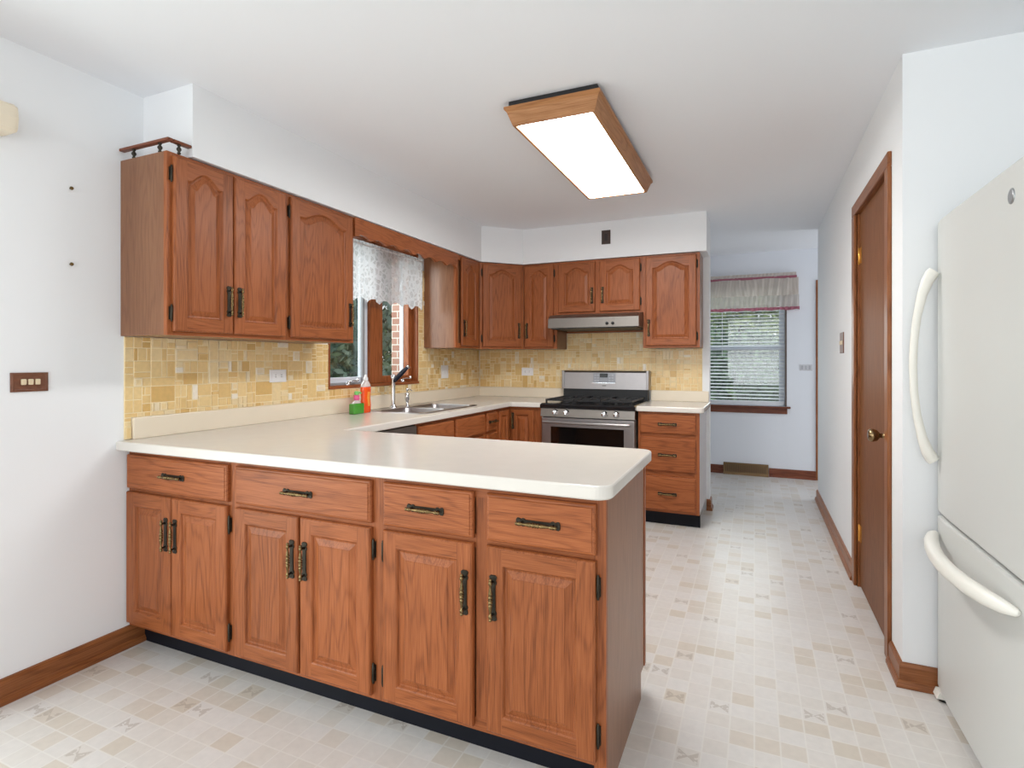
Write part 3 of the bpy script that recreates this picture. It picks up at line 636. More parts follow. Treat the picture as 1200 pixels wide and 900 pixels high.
# ------------------------------------------------------------------ tile backsplash
def tiles(name, label, to3, regions, seed, thick=0.004):
    rnd = random.Random(seed); m = M(); S = 0.115
    def split(x0, x1, z0, z1, d):
        w_, h_ = x1 - x0, z1 - z0
        if d <= 0 or (d < 3 and rnd.random() < 0.16): return [(x0, x1, z0, z1)]
        f = rnd.choice((0.34, 0.5, 0.5, 0.5, 0.66))
        if (w_ > h_ * 1.15) or (abs(w_ - h_) < 0.3 * h_ and rnd.random() < 0.5): c = x0 + w_ * f; return split(x0, c, z0, z1, d - 1) + split(c, x1, z0, z1, d - 1)
        c = z0 + h_ * f; return split(x0, x1, z0, c, d - 1) + split(x0, x1, c, z1, d - 1)
    def bx(a0, a1, z0, z1, t0, t1, mat, bev, tint):
        q = [(a0, z0), (a1, z0), (a1, z1), (a0, z1)]; qi = [(a0 + bev, z0 + bev), (a1 - bev, z0 + bev), (a1 - bev, z1 - bev), (a0 + bev, z1 - bev)]
        l0 = [to3(a, z, t0) for a, z in q]; l1 = [to3(a, z, t1 - bev) for a, z in q]; l2 = [to3(a, z, t1) for a, z in qi]
        vs = l0 + l1 + l2; fs = [(8, 9, 10, 11)]
        for k in (0, 4):
            for i in range(4): j = (i + 1) % 4; fs.append((k + i, k + j, k + 4 + j, k + 4 + i))
        m.add(vs, fs, mat, False, tint)
    for (a0, a1, z0, z1) in regions:
        q = [(a0, z0), (a1, z0), (a1, z1), (a0, z1)]
        m.loft([[to3(a, z, 0.0005) for a, z in q], [to3(a, z, thick) for a, z in q]], 1, (False, True))
    cells = {}
    A0_, A1_ = min(r[0] for r in regions), max(r[1] for r in regions); Z0_, Z1_ = min(r[2] for r in regions), max(r[3] for r in regions)
    a = A0_
    while a < A1_:
        z = Z0_
        while z < Z1_:
            for (x0, x1, y0, y1) in split(a, a + S, z, z + S, 3):
                raised = rnd.random() < 0.3
                tn = rnd.choice((0.72, 0.95, 0.62, 0.66)) if raised and rnd.random() < 0.75 else rnd.choice((0.02, 0.15, 0.22, 0.26, 0.3, 0.36, 0.42, 0.5, 0.6))
                for (r0, r1, s0, s1) in regions:
                    c0, c1, d0, d1 = max(x0, r0), min(x1, r1), max(y0, s0), min(y1, s1)
                    if c1 - c0 > 0.006 and d1 - d0 > 0.006:
                        g = 0.0019
                        bx(c0 + g, c1 - g, d0 + g, d1 - g, thick, thick + (0.0056 if raised else rnd.choice((0.0016, 0.0024))), 0, 0.0011, max(0.001, min(1, tn + 0.1) if raised else tn))
                        if raised and c1 - c0 > 0.03 and d1 - d0 > 0.03:
                            e_ = 0.0075; bx(c0 + e_, c1 - e_, d0 + e_, d1 - e_, thick + 0.0056, thick + 0.0062, 0, 0.0008, max(0.001, tn - 0.12))
            z += S
        a += S
    return tag(m.build(name, [TILE, GROUT]), label, 'backsplash')
tiles('tile_backsplash', 'tan mosaic tiles on the left wall, under the wall cabinets and around the sink window', lambda a, z, t: (XL + t, a, z),
      [(1.514, 1.544, 0.909, 1.004), (1.514, WY0 - 0.001, 1.004, 1.361), (WY0 - 0.001, WY1 + 0.001, 1.004, WZ0 - 0.001), (WY1 + 0.001, YB - 0.002, 1.004, 1.361), (WY1 + 0.001, 3.894, 1.361, 2.0)], 3)
tiles('tile_backsplash', 'tan mosaic tiles on the back wall, behind the range and under the hood', lambda a, z, t: (a, YB - t, z),
      [(XL + 0.012, -1.604, 0.9985, 1.361), (-1.604, -0.83, 0.9985, 1.361), (-1.598, -0.847, 1.361, 1.508), (-0.83, -0.402, 0.9985, 1.361)], 5)
tag(M().box(-1.597, -0.848, YB - 0.022, YB - 0.0005, 1.509, 1.528, 0, 0.003).build('wood_strip', OH), 'thin oak strip capping the tiles under the range hood', 'trim')

# ------------------------------------------------------------------ window over the sink
w1 = struct(M().box(XL - 0.14, XL + 0.004, WY0, WY0 + 0.018, WZ0, WZ1).box(XL - 0.14, XL + 0.004, WY1 - 0.018, WY1, WZ0, WZ1).box(XL - 0.14, XL + 0.012, WY0, WY1, WZ0, WZ0 + 0.02, 1).box(XL - 0.14, XL + 0.004, WY0, WY1, WZ1 - 0.018, WZ1, 1)
    .box(XL - 0.10, XL - 0.025, 3.228, 3.352, WZ0 + 0.02, WZ1 - 0.018, 0, 0.004).build('window_1', [OV, OY])); w1['label'] = 'wooden double casement window over the sink'
def sash(y0, y1, mat, white):
    x0, x1 = XL - 0.095, XL - 0.045; za, zb = WZ0 + 0.021, WZ1 - 0.019; b_ = 0.048
    m = M(); m.box(x0, x1, y0, y0 + b_, za, zb, 0, 0.004); m.box(x0, x1, y1 - b_, y1, za, zb, 0, 0.004); m.box(x0, x1, y0 + b_, y1 - b_, za, za + 0.05, 1, 0.004); m.box(x0, x1, y0 + b_, y1 - b_, zb - 0.05, zb, 1, 0.004)
    s_ = m.build('sash', [mat, mat], w1)
    M().box(XL - 0.074, XL - 0.070, y0 + b_, y1 - b_, za + 0.05, zb - 0.05).build('pane', GLASS, s_)
    return s_
s1 = sash(2.790, 3.226, GREYFR, True)
m = M(); m.box(XL - 0.045, XL - 0.030, 3.150, 3.176, WZ0 + 0.021, WZ1 - 0.019); m.box(XL - 0.045, XL - 0.030, 2.79, 2.81, WZ0 + 0.021, WZ1 - 0.019); m.box(XL - 0.045, XL - 0.030, 2.81, 3.15, WZ0 + 0.021, WZ0 + 0.036); m.build('screen_channel', SCREEN, s1)
s2 = sash(3.354, 3.790, OV, False)
m = M(); m.box(XL - 0.135, XL - 0.10, 3.745, 3.768, WZ0 + 0.021, WZ1 - 0.019); m.build('storm_strip', GREYFR, s2)
for y in (2.98, 3.62):
    m = M().lathe([(0.018, 0), (0.018, 0.012), (0.010, 0.02)], (XL - 0.018, y, WZ0 + 0.0205), 2, 14); m.tube([(XL - 0.018, y, WZ0 + 0.04), (XL - 0.004, y + 0.03, WZ0 + 0.048), (XL + 0.004, y + 0.075, WZ0 + 0.045)], [0.006, 0.005, 0.006], 8); m.lathe([(0.004, -0.002), (0.009, 0.004), (0.009, 0.014), (0.004, 0.018)], (XL + 0.004, y + 0.078, WZ0 + 0.045), 2, 10)
    m.build('crank', CHROME, w1)
# lace curtain on its rod
lc = thing('lace_curtain', 'short white lace curtain with a scalloped hem over the sink window', 'curtain', (XL + 0.075, 0, 0))
def cloth(y0, y1, ztop, zbot, ny, nz, amp, freq, scal, sper, axis='y', gather=0.0):
    m = M(); vs = []; fs = []
    for j in range(nz + 1):
        for i in range(ny + 1):
            t = i / ny; y = y0 + (y1 - y0) * t; q = j / nz
            zb = zbot + scal * abs(math.sin(PI * (y - y0) / sper)) if scal else zbot
            z = ztop + (zb - ztop) * q
            o = amp * (0.35 + 0.65 * q) * (math.sin(freq * t + 1.7 * math.sin(3 * t * 5)) + 0.4 * math.sin(freq * 2.3 * t + 1))
            vs.append((o, y, z) if axis == 'y' else (y, o, z))
    for j in range(nz):
        for i in range(ny): a = j * (ny + 1) + i; fs.append((a, a + 1, a + ny + 2, a + ny + 1))
    m.add(vs, fs, 0, True); return m
cloth(2.80, 3.765, 2.045, 1.655, 200, 14, 0.006, 60, 0.032, 0.135).build('panel', LACE, lc)
m = cloth(2.80, 3.765, 2.072, 2.040, 200, 3, 0.007, 120, 0, 1); m.build('heading_ruffle', LACE, lc)
M().tube([(-0.06, 2.776, 2.05), (-0.004, 2.782, 2.05), (0, 2.80, 2.05), (0, 3.765, 2.05), (-0.004, 3.783, 2.05), (-0.06, 3.789, 2.05)], 0.006, 8).build('curtain_rod', WHITEPL, lc)

# ------------------------------------------------------------------ sink, faucet, bottles
sx0, sx1, sy0, sy1 = SK[0] - 0.018, SK[1] + 0.018, SK[2] - 0.018, SK[3] + 0.018
sk = thing('kitchen_sink', 'stainless steel double-bowl sink set in the worktop under the window', 'sink', (0, 0, CT1))
def rrect(x0, x1, y0, y1, r, z, n=6):
    return [(x, y, z) for x, y in rounded(x1 - r, y0 + r, r, -PI / 2, 0, n) + rounded(x1 - r, y1 - r, r, 0, PI / 2, n) + rounded(x0 + r, y1 - r, r, PI / 2, PI, n) + rounded(x0 + r, y0 + r, r, PI, 1.5 * PI, n)]
ym = (SK[2] + SK[3]) / 2
bowls = [(SK[0] + 0.075, SK[1] - 0.012, SK[2] + 0.012, ym - 0.014), (SK[0] + 0.075, SK[1] - 0.012, ym + 0.014, SK[3] - 0.012)]
# deck with two openings
bm = bmesh.new(); ed = []
for lp in [rrect(sx0, sx1, sy0, sy1, 0.035, 0.004)] + [rrect(*b_, 0.05, 0.004) for b_ in bowls]:
    v_ = [bm.verts.new(p) for p in lp]; ed += [bm.edges.new((v_[i], v_[(i + 1) % len(v_)])) for i in range(len(v_))]
bmesh.ops.triangle_fill(bm, use_beauty=True, use_dissolve=False, edges=ed)
m = M().bm(bm); m.loft([rrect(sx0 - 0.003, sx1 + 0.003, sy0 - 0.003, sy1 + 0.003, 0.037, 0.0003), rrect(sx0, sx1, sy0, sy1, 0.035, 0.004)], 0, (False, False)); m.build('deck', STEEL, sk)
for b_ in bowls:
    x0, x1, y0, y1 = b_
    m = M().loft([rrect(x0, x1, y0, y1, 0.05, 0.004), rrect(x0 + 0.005, x1 - 0.005, y0 + 0.005, y1 - 0.005, 0.05, -0.004), rrect(x0 + 0.015, x1 - 0.015, y0 + 0.015, y1 - 0.015, 0.05, -0.15), rrect(x0 + 0.04, x1 - 0.04, y0 + 0.04, y1 - 0.04, 0.04, -0.172)], 0, (False, True), True)
    bo = m.build('bowl', STEEL, sk)
    M().lathe([(0.042, 0), (0.042, 0.003), (0.03, 0.004), (0.028, 0.001)], ((x0 + x1) / 2, (y0 + y1) / 2, -0.1715), 2, 18).build('drain', CHROME, bo)
fx, fy = SK[0] + 0.035, 3.30
fa = thing('kitchen_faucet', 'chrome pull-out kitchen faucet with a dark spray grip, behind the sink', 'faucet', (fx, fy, CT1 + 0.0045))
M().lathe([(0.03, 0), (0.03, 0.006), (0.022, 0.014), (0.0155, 0.03), (0.0155, 0.20), (0.019, 0.215), (0.019, 0.235), (0.012, 0.245)], n=20).build('body', CHROME, fa)
M().tube([(0.0, 0, 0.19), (0.028, 0.008, 0.218), (0.07, 0.018, 0.262), (0.108, 0.028, 0.298)], [0.014, 0.018, 0.017, 0.012], 14).build('spray_grip', NAVY, fa)
M().tube([(0.108, 0.028, 0.298), (0.118, 0.03, 0.306)], [0.014, 0.014], 14).build('spray_tip', CHROME, fa)
M().tube([(0, 0.018, 0.222), (0.01, 0.06, 0.235), (0.02, 0.105, 0.262), (0.025, 0.13, 0.285)], [0.009, 0.008, 0.008, 0.011], 10).build('lever', CHROME, fa)
sd = thing('soap_dispenser', 'small chrome soap dispenser pump on the sink rim, right of the faucet', 'soap dispenser', (SK[0] + 0.035, 3.475, CT1 + 0.0045))
M().lathe([(0.022, 0), (0.022, 0.005), (0.012, 0.01), (0.012, 0.045), (0.017, 0.05), (0.017, 0.095), (0.010, 0.102)], n=16).build('body', CHROME, sd)
M().lathe([(0.004, 0.102), (0.004, 0.118), (0.010, 0.12), (0.010, 0.132), (0.004, 0.137)], n=12).tube([(0, 0, 0.126), (0.03, 0, 0.126), (0.042, 0, 0.118)], 0.0045, 8).build('pump', CHROME, sd)
ob = thing('dish_soap_bottle', 'tall clear bottle of orange dish soap beside the sink', 'bottle', (-2.385, 2.980, CT1 + 0.0003))
def oval(rx, ry, z, n=20): return [(rx * math.cos(2 * PI * i / n), ry * math.sin(2 * PI * i / n), z) for i in range(n)]
M().loft([oval(.020, .038, 0), oval(.026, .042, .006), oval(.028, .044, .05), oval(.025, .039, .10), oval(.028, .044, .15), oval(.027, .042, .172)], 0, smooth=True).build('liquid', ORANGE, ob)
M().loft([oval(.027, .042, .1725), oval(.024, .038, .19), oval(.018, .022, .208), oval(.013, .013, .216)], 0, smooth=True).build('shoulder', CLEARP, ob)
M().lathe([(.0155, .2162), (.0155, .232), (.011, .238), (.007, .252), (.003, .256)], n=14).build('cap', WHITEPL, ob)
M().loft([oval(.0285, .034, .045), oval(.0262, .032, .10), oval(.0285, .034, .14)], 0, (False, False), True).build('label_patch', ORLAB, ob)
gb = thing('hand_soap_bottle', 'small square bottle of green soap with a pink collar, left of the orange bottle', 'bottle', (-2.375, 2.876, CT1 + 0.0003))
M().box(-0.024, 0.024, -0.050, 0.050, 0, 0.07, 0, 0.008, 3, smooth=True).build('liquid', GREEN, gb)
M().loft([oval(.022, .04, .0705), oval(.018, .026, .082), oval(.012, .012, .09)], 0, smooth=True).build('shoulder', CLEARP, gb)
M().loft([oval(.016, .018, .0905), oval(.018, .022, .098), oval(.018, .020, .118), oval(.012, .012, .124)], 0, smooth=True).build('collar', PINK, gb)
M().lathe([(.013, .1245), (.015, .128), (.015, .142), (.010, .148)], n=14).tube([(0, 0, .141), (.03, 0, .141), (.036, 0, .134)], .005, 8).build('cap', GREENCAP, gb)

# ------------------------------------------------------------------ gas range
RX0, RX1, RY = -1.602, -0.834, 4.225
W_ = RX1 - RX0
rg = thing('gas_range', 'stainless steel gas range with a black cooktop on the back wall', 'range', (RX0, RY, 0))
M().box(0.002, W_ - 0.002, 0.045, 0.66, 0.02, 0.868).build('body', STEELD, rg)
od = M().box(0.004, W_ - 0.004, 0.0, 0.044, 0.215, 0.796, 0, 0.008).build('oven_door', STEEL, rg)
M().box(0.085, W_ - 0.085, -0.002, 0.01, 0.33, 0.722, 0, 0.003).build('oven_window', GLASSBLK, od)
m = M(); m.tube([(0.035, -0.045, 0.762), (0.06, -0.05, 0.762), (W_ - 0.06, -0.05, 0.762), (W_ - 0.035, -0.045, 0.762)], [0.010, 0.0125, 0.0125, 0.010], 12)
for x in (0.06, W_ - 0.06): m.tube([(x, -0.045, 0.762), (x, 0.002, 0.762)], 0.009, 8)
m.build('oven_handle', STEEL, od)
M().box(0.004, W_ - 0.004, 0.0, 0.044, 0.045, 0.205, 0, 0.006).build('drawer', STEEL, rg)
M().box(0.02, W_ - 0.02, 0.03, 0.05, 0.0, 0.04).build('toe_plate', BLK_GLOSS, rg)
M().loft([[(x, y, z) for y, z in ((-0.012, 0.803), (-0.002, 0.868), (0.05, 0.868), (0.05, 0.803))] for x in (0.001, W_ - 0.001)], 0).build('control_panel', STEELD, rg)
for x in (0.128, 0.222, 0.532, 0.626):
    k_ = M().lathe([(0.025, 0), (0.025, -0.005), (0.020, -0.007), (0.0185, -0.026), (0.016, -0.030), (0.006, -0.031)], (0, 0, 0), 1, 20); k_.box(-0.0035, 0.0035, -0.034, -0.028, -0.018, 0.018, 0, 0.001)
    k_.build('knob', CHROME, rg, (x, -0.0085, 0.838), (-0.12, 0, 0))
def ct_loop(o, z): return [(x, y, z) for x, y in ((-0.004 + o, -0.012 + o), (W_ + 0.004 - o, -0.012 + o), (W_ + 0.004 - o, 0.60), (-0.004 + o, 0.60))]
m = M().loft([ct_loop(0.003, 0.8685), ct_loop(0, 0.874), ct_loop(0, 0.898), ct_loop(0.012, 0.910), ct_loop(0.03, 0.908)], 0); m.build('cooktop', BLK_GLOSS, rg)
bs_ = [(0.17, 0.15), (0.17, 0.43), (0.384, 0.29), (0.60, 0.15), (0.60, 0.43)]
for x, y in bs_:
    m = M().lathe([(0.05, 0.909), (0.05, 0.914), (0.036, 0.918), (0.034, 0.926), (0.02, 0.928)], (x, y, 0), 2, 20); m.build('burner', BLK_IRON, rg)
for (x0, x1) in ((0.03, 0.272), (0.278, 0.490), (0.496, 0.738)):
    m = M(); z0, z1 = 0.928, 0.942; t = 0.006
    for y in (0.03, 0.285, 0.545): m.box(x0, x1, y - t, y + t, z0, z1, 0, 0.002)
    for x in (x0 + t, x1 - t, (x0 + x1) / 2): m.box(x - t, x + t, 0.03, 0.545, z0, z1, 0, 0.002)
    for y in (0.15, 0.43): m.box(x0 + 0.03, x1 - 0.03, y - t, y + t, z0, z1 + 0.002, 0, 0.002)
    for x in (x0 + t, x1 - t):
        for y in (0.036, 0.54): m.box(x - t, x + t, y - t, y + t, 0.9075, z0, 0)
    m.build('grate', BLK_IRON, rg)
m = M().loft([[(x, y, z) for y, z in ((0.572, 0.908), (0.575, 1.002), (0.64, 1.002), (0.655, 0.908))] for x in (0.004, W_ - 0.004)], 0); m.build('riser', BLK_IRON, rg)
bgm = M().loft([[(x, y, z) for y, z in ((0.560, 1.004), (0.572, 1.150), (0.590, 1.166), (0.650, 1.166), (0.655, 1.004))] for x in (-0.006, W_ + 0.006)], 0)
bg_ = bgm.build('backguard', STEEL, rg)
for x in (-0.008, W_ - 0.016): M().box(x, x + 0.024, 0.556, 0.657, 1.002, 1.168, 0, 0.004).build('end_cap', STEEL, bg_)
m = M().loft([[(x, y, z) for y, z in ((0.5625, 1.062), (0.5695, 1.147), (0.572, 1.147), (0.566, 1.062))] for x in (0.285, 0.485)], 0)
m.loft([[(x, y, z) for y, z in ((0.5605, 1.056), (0.561, 1.062), (0.567, 1.062), (0.566, 1.056))] for x in (0.275, 0.482)], 1)
for r_ in range(3):
    for c_ in range(2):
        for xb in (0.295, 0.425): m.box(xb + c_ * 0.024, xb + c_ * 0.024 + 0.017, 0.5605 + 0.0018 * r_, 0.571, 1.072 + r_ * 0.024, 1.086 + r_ * 0.024, 2)
m.build('touch_panel', [plain('grey_panel', (150, 152, 158), 0.3, 0.4), CHROME, plain('panel_key', (176, 178, 184), 0.4)], bg_)
M().box(0.345, 0.415, 0.561, 0.575, 1.108, 1.143, 0, 0.002).build('display', BLK_GLOSS, bg_)
M().box(0.366, 0.402, 0.5605, 0.566, 1.030, 1.040).build('maker_badge', GASKET, bg_)

# ------------------------------------------------------------------ range hood
hd = thing('range_hood', 'stainless steel under-cabinet range hood with two black knobs above the range', 'range hood', (-1.603, 4.40, 0))
m = M().loft([[(x, y, z) for y, z in ((0.0, 1.532), (0.0, 1.612), (0.05, 1.640), (0.205, 1.658), (0.498, 1.658), (0.498, 1.532))] for x in (0.0, 0.762)], 0); m.build('shell', STEELD, hd)
M().box(0.02, 0.742, 0.02, 0.48, 1.524, 1.5315).build('filter_panel', plain('dark_filter', (70, 68, 66), 0.5, 0.5), hd)
for x in (0.508, 0.556): M().lathe([(0.013, 0), (0.013, -0.006), (0.010, -0.016), (0.004, -0.017)], (x, -0.0005, 1.560), 1, 14).build('knob', BLK_GLOSS, hd)

# ------------------------------------------------------------------ fridge
fr = thing('fridge', 'tall white fridge with a bottom freezer drawer standing along the right edge', 'fridge', (0, 0, 0))
FY0, FY1 = 1.66, 2.530
M().box(0.70, 1.40, FY0 + 0.004, FY1 - 0.004, 0.03, 1.765, 0, 0.008).build('body', FRIDGE, fr)
def front_panel(z0, z1):
    n = 14; lo = []
    for i in range(n + 1):
        t = i / n; y = FY0 + (FY1 - FY0) * t; lo.append((0.622 + 0.007 * (2 * t - 1) ** 8, y))
    back = [(0.694, FY1), (0.694, FY0)]
    m = M(); pts = lo + back
    def ins(o): 
        cx, cy = 0.66, (FY0 + FY1) / 2
        return [(x + (o if x < 0.66 else 0), y + (o if y < cy else -o)) for x, y in pts]
    m.loft([[(x, y, z) for x, y in ins(o)] for o, z in ((0.008, z0), (0.002, z0 + 0.003), (0, z0 + 0.01), (0, z1 - 0.01), (0.002, z1 - 0.003), (0.008, z1))], 0, smooth=False); return m
dr = front_panel(0.692, 1.776).build('door', FRIDGE, fr)
fz = front_panel(0.035, 0.680).build('freezer_drawer', FRIDGE, fr)
M().box(0.64, 0.70, FY0 + 0.01, FY1 - 0.01, 0.681, 0.691).build('gasket', GASKET, fr)
M().box(0.68, 1.38, FY0 + 0.03, FY1 - 0.03, 0.0, 0.03).build('base_grille', plain('dark_base', (52, 50, 48), 0.6), fr)
M().loft([[(0.614, y, 0.012), (0.70, y, 0.012), (0.70, y, 0.034), (0.622, y, 0.034)] for y in (FY1 - 0.05, FY1 - 0.002)], 0).build('roller_cover', FRIDGEH, fr)
M().lathe([(0.016, 0), (0.016, 0.0118)], (0.640, FY1 - 0.03, 0), 2, 12).build('foot', BLK_GLOSS, fr)
# bowed upright handle on the far side of the door
zs = [0.885, 0.893, 0.92, 0.97, 1.05, 1.14, 1.235, 1.33, 1.42, 1.50, 1.55, 1.577, 1.585]; n = len(zs)
pp = [(0.632 - 0.088 * math.sin(PI * min(1, max(0, (z - 0.875) / 0.72))) ** 0.42, 2.492, z) for z in zs]
m = M().tube(pp, [0.020, 0.022, 0.020, 0.016, 0.0135, 0.013, 0.013, 0.013, 0.0135, 0.016, 0.020, 0.022, 0.020], 12, flat=0.95); m.build('handle', FRIDGEH, dr)
ys = [1.80, 1.808, 1.84, 1.90, 1.98, 2.07, 2.16, 2.25, 2.34, 2.42, 2.475, 2.502, 2.508]
pp = [(0.624 - 0.072 * math.sin(PI * min(1, max(0, (y - 1.795) / 0.718))) ** 0.6, y, 0.612 - 0.010 * math.sin(PI * (y - 1.79) / 0.728)) for y in ys]
M().tube(pp, [0.006, 0.012, 0.019, 0.023, 0.0245, 0.025, 0.025, 0.025, 0.0245, 0.023, 0.020, 0.014, 0.008], 14, flat=0.95).build('handle', FRIDGEH, fz)
m = M().lathe([(0.021, 0), (0.021, -0.003), (0.016, -0.0045)], (0.6235, 1.862, 1.690), 0, 20); m.build('badge', BADGE, dr)

# ------------------------------------------------------------------ ceiling light
cl = thing('ceiling_light', 'wood-framed rectangular ceiling light with a glowing white diffuser', 'ceiling light', (-0.822, 2.94, ZC))
M().box(-0.207, 0.207, -0.642, 0.642, -0.0279, 0, 0).build('ballast_box', plain('black_housing', (24, 24, 28), 0.5), cl)
def fr_loop(hx, hy, z): return [(-hx, -hy, z), (hx, -hy, z), (hx, hy, z), (-hx, hy, z)]
m = M()
prof = [(0.205, 0.640, -0.028), (0.224, 0.660, -0.028), (0.224, 0.660, -0.040), (0.214, 0.650, -0.050), (0.196, 0.632, -0.098), (0.192, 0.628, -0.108), (0.180, 0.616, -0.108), (0.180, 0.616, -0.05)]
for k in range(len(prof) - 1):
    a, b_ = fr_loop(*prof[k]), fr_loop(*prof[k + 1])
    for i in range(4): j = (i + 1) % 4; m.quad(a[i], a[j], b_[j], b_[i], i % 2)
m.build('frame', [LAMPW, LAMPWY], cl)
m = M().loft([fr_loop(0.179, 0.615, -0.096), fr_loop(0.176, 0.612, -0.104), fr_loop(0.155, 0.590, -0.112)], 0, (False, True)); m.build('diffuser', DIFF, cl)

# ------------------------------------------------------------------ plates, outlets, nails, register, blind headrail
sp = thing('switch_plate', 'carved brown wood switch plate with three toggles on the white left wall', 'switch plate', (XL, 1.172, 1.174))
M().loft([[(x, sy * (0.059 - o), sz * (0.036 - o)) for sy, sz in ((-1, -1), (1, -1), (1, 1), (-1, 1))] for x, o in ((0.0, 0), (0.006, 0), (0.009, 0.006), (0.0075, 0.010))], 0).build('plate', LEATHERPLATE, sp)
for y in (-0.022, 0.0, 0.022): M().box(0.007, 0.017, y - 0.008, y + 0.008, -0.010, 0.012, 0, 0.003).build('toggle', TOGGLE, sp)
for z in (1.948, 1.643):
    tag(M().lathe([(0.0035, 0), (0.0035, 0.010), (0.0075, 0.0105), (0.006, 0.014)], (XL, 1.309, z), 0, 10).build('wall_anchor', BRASS), 'small brass screw anchor left in the white left wall, %s of the two' % ('upper' if z > 1.8 else 'lower'), 'screw', 'screw anchors in the left wall')
def plate(name, label, loc, rz, w_, h_, slots, cat='outlet', mat=WHITEPL, smat=GREYPL, insert=None, group=None):
    r = thing(name, label, cat, loc, rz, group)
    M().loft([[(sx * (w_ / 2 - o), y, sz * (h_ / 2 - o)) for sx, sz in ((-1, -1), (1, -1), (1, 1), (-1, 1))] for y, o in ((0, 0), (-0.003, 0), (-0.005, 0.003))], 0).build('plate', mat, r)
    for (cx, cz, sw_, sh_, kind) in slots:
        if kind == 'recept':
            q = M().lathe([(0.0165, -0.0045), (0.0165, -0.0065), (0.014, -0.007)], (cx, 0, cz), 1, 16); q.build('receptacle', insert or WHITEPL, r)
            q = M()
            for dz in (-0.0055, 0.0055): q.box(cx - 0.004, cx + 0.004, -0.0075, -0.0065, cz + dz - 0.0012, cz + dz + 0.0012)
            q.build('slots', BLK_GLOSS, r)
        else:
            M().box(cx - sw_ / 2, cx + sw_ / 2, -0.011 if kind == 'toggle' else -0.0075, -0.004, cz - sh_ / 2, cz + sh_ / 2, 0, 0.0015).build('toggle' if kind == 'toggle' else 'rocker', smat, r)
    return r
TT = 0.0085
plate('outlet', 'white double outlet on the tan tiles under the left wall cabinets', (XL + TT, 2.355, 1.168), RZ, 0.121, 0.072, [(-0.021, 0, 0, 0, 'recept'), (0.021, 0, 0, 0, 'recept')], group='white wall outlets')
plate('outlet', 'white double outlet on the back wall tiles, left of the range', (-1.993, YB - TT, 1.151), 0, 0.118, 0.073, [(-0.021, 0, 0, 0, 'recept'), (0.021, 0, 0, 0, 'recept')], group='white wall outlets')
plate('light_switch', 'white double switch plate on the tiles right of the sink window', (XL + TT, 4.220, 1.158), RZ, 0.118, 0.116, [(-0.024, 0, 0.012, 0.026, 'toggle'), (0.024, 0, 0.012, 0.026, 'toggle')], 'switch plate', smat=WHITEPL)
plate('outlet', 'pale three-gang plate on the far hall wall, right of the blinds', (0.50, YF, 1.184), 0, 0.120, 0.066, [(-0.036, 0, 0.022, 0.042, 'r'), (0, 0, 0.022, 0.042, 'r'), (0.036, 0, 0.022, 0.042, 'r')], 'switch plate', plain('grey_white_plate', (206, 206, 210), 0.4), plain('grey_insert', (176, 176, 182), 0.5))
plate('light_switch', 'dark brown plate on the white soffit above the range cabinets', (-1.152, 4.595, 2.304), 0, 0.076, 0.118, [(0, 0, 0.03, 0.06, 'r')], 'switch plate', DARKPLATE, plain('dark_insert', (40, 32, 30), 0.4))
plate('light_switch', 'wood switch plate on the right wall, beyond the brown door', (XR, 4.145, 1.372), -RZ, 0.160, 0.135, [(-0.045, 0, 0.011, 0.026, 'toggle'), (0, 0, 0.011, 0.026, 'toggle'), (0.045, 0, 0.011, 0.026, 'toggle')], 'switch plate', LEATHERPLATE, TOGGLE)
vr = thing('floor_register', 'brown metal baseboard register at the foot of the far hall wall', 'register', (-0.088, YF, 0))
m = M().loft([[(x, y, z) for y, z in ((0, 0), (-0.055, 0), (-0.050, 0.03), (-0.022, 0.118), (-0.018, 0.126), (0, 0.126))] for x in (-0.228, 0.228)], 0); m.build('housing', VENT, vr)
m = M()
for i in range(26):
    x = -0.205 + i * 0.0162; m.loft([[(x + dx, y, z) for y, z in ((-0.0495, 0.034), (-0.0515, 0.034), (-0.0258, 0.112), (-0.0245, 0.112))] for dx in (0, 0.007)], 0)
m.build('louvres', plain('dark_louvre', (78, 58, 36), 0.5, 0.3), vr)
bh = M(); yy = [(0.0, 0.0), (0.088, 0.0), (0.106, 0.018), (0.106, 0.122), (0.088, 0.14), (0.0, 0.14)]
vb = thing('blind_headrail', 'cream end of a blind valance at the top left edge of the picture', 'blind valance', (XL, 0.3, 2.075))
prof = [(0.002, 0.0), (0.085, 0.0), (0.094, 0.010), (0.100, 0.05), (0.094, 0.092), (0.085, 0.100), (0.002, 0.100)]
M().prism([(x, z) for x, z in prof], 1, -1.6, 0.788).build('valance', SHADE, vb)
M().prism([(x * 0.97 + 0.001, 0.004 + z * 0.92) for x, z in prof], 1, 0.7885, 0.796).build('end_cap', SHADE, vb)

# ------------------------------------------------------------------ far window: sashes, blind, ruffled valance, sill
w2 = M().box(FX0, FX0 + 0.02, YF, YF + 0.12, FZ0, FZ1).box(FX1 - 0.016, FX1, YF - 0.006, YF + 0.12, FZ0, FZ1).box(FX0, FX1, YF, YF + 0.12, FZ1 - 0.02, FZ1).build('window_2', plain('dark_window_jamb', (92, 80, 74), 0.5)); struct(w2); w2['label'] = 'hall window behind white mini blinds'
for (za, zb, y) in ((FZ0, 1.43, YF + 0.06), (1.38, FZ1 - 0.02, YF + 0.09)):
    m = M(); a, b_ = FX0 + 0.02, FX1 - 0.016; t = 0.055
    m.box(a, a + t, y, y + 0.028, za, zb); m.box(b_ - t, b_, y, y + 0.028, za, zb); m.box(a + t, b_ - t, y, y + 0.028, za, za + 0.045); m.box(a + t, b_ - t, y, y + 0.028, zb - 0.045, zb)
    s_ = m.build('sash', GREYFR, w2); M().box(a + t, b_ - t, y + 0.012, y + 0.016, za + 0.045, zb - 0.045).build('pane', GLASS, s_)
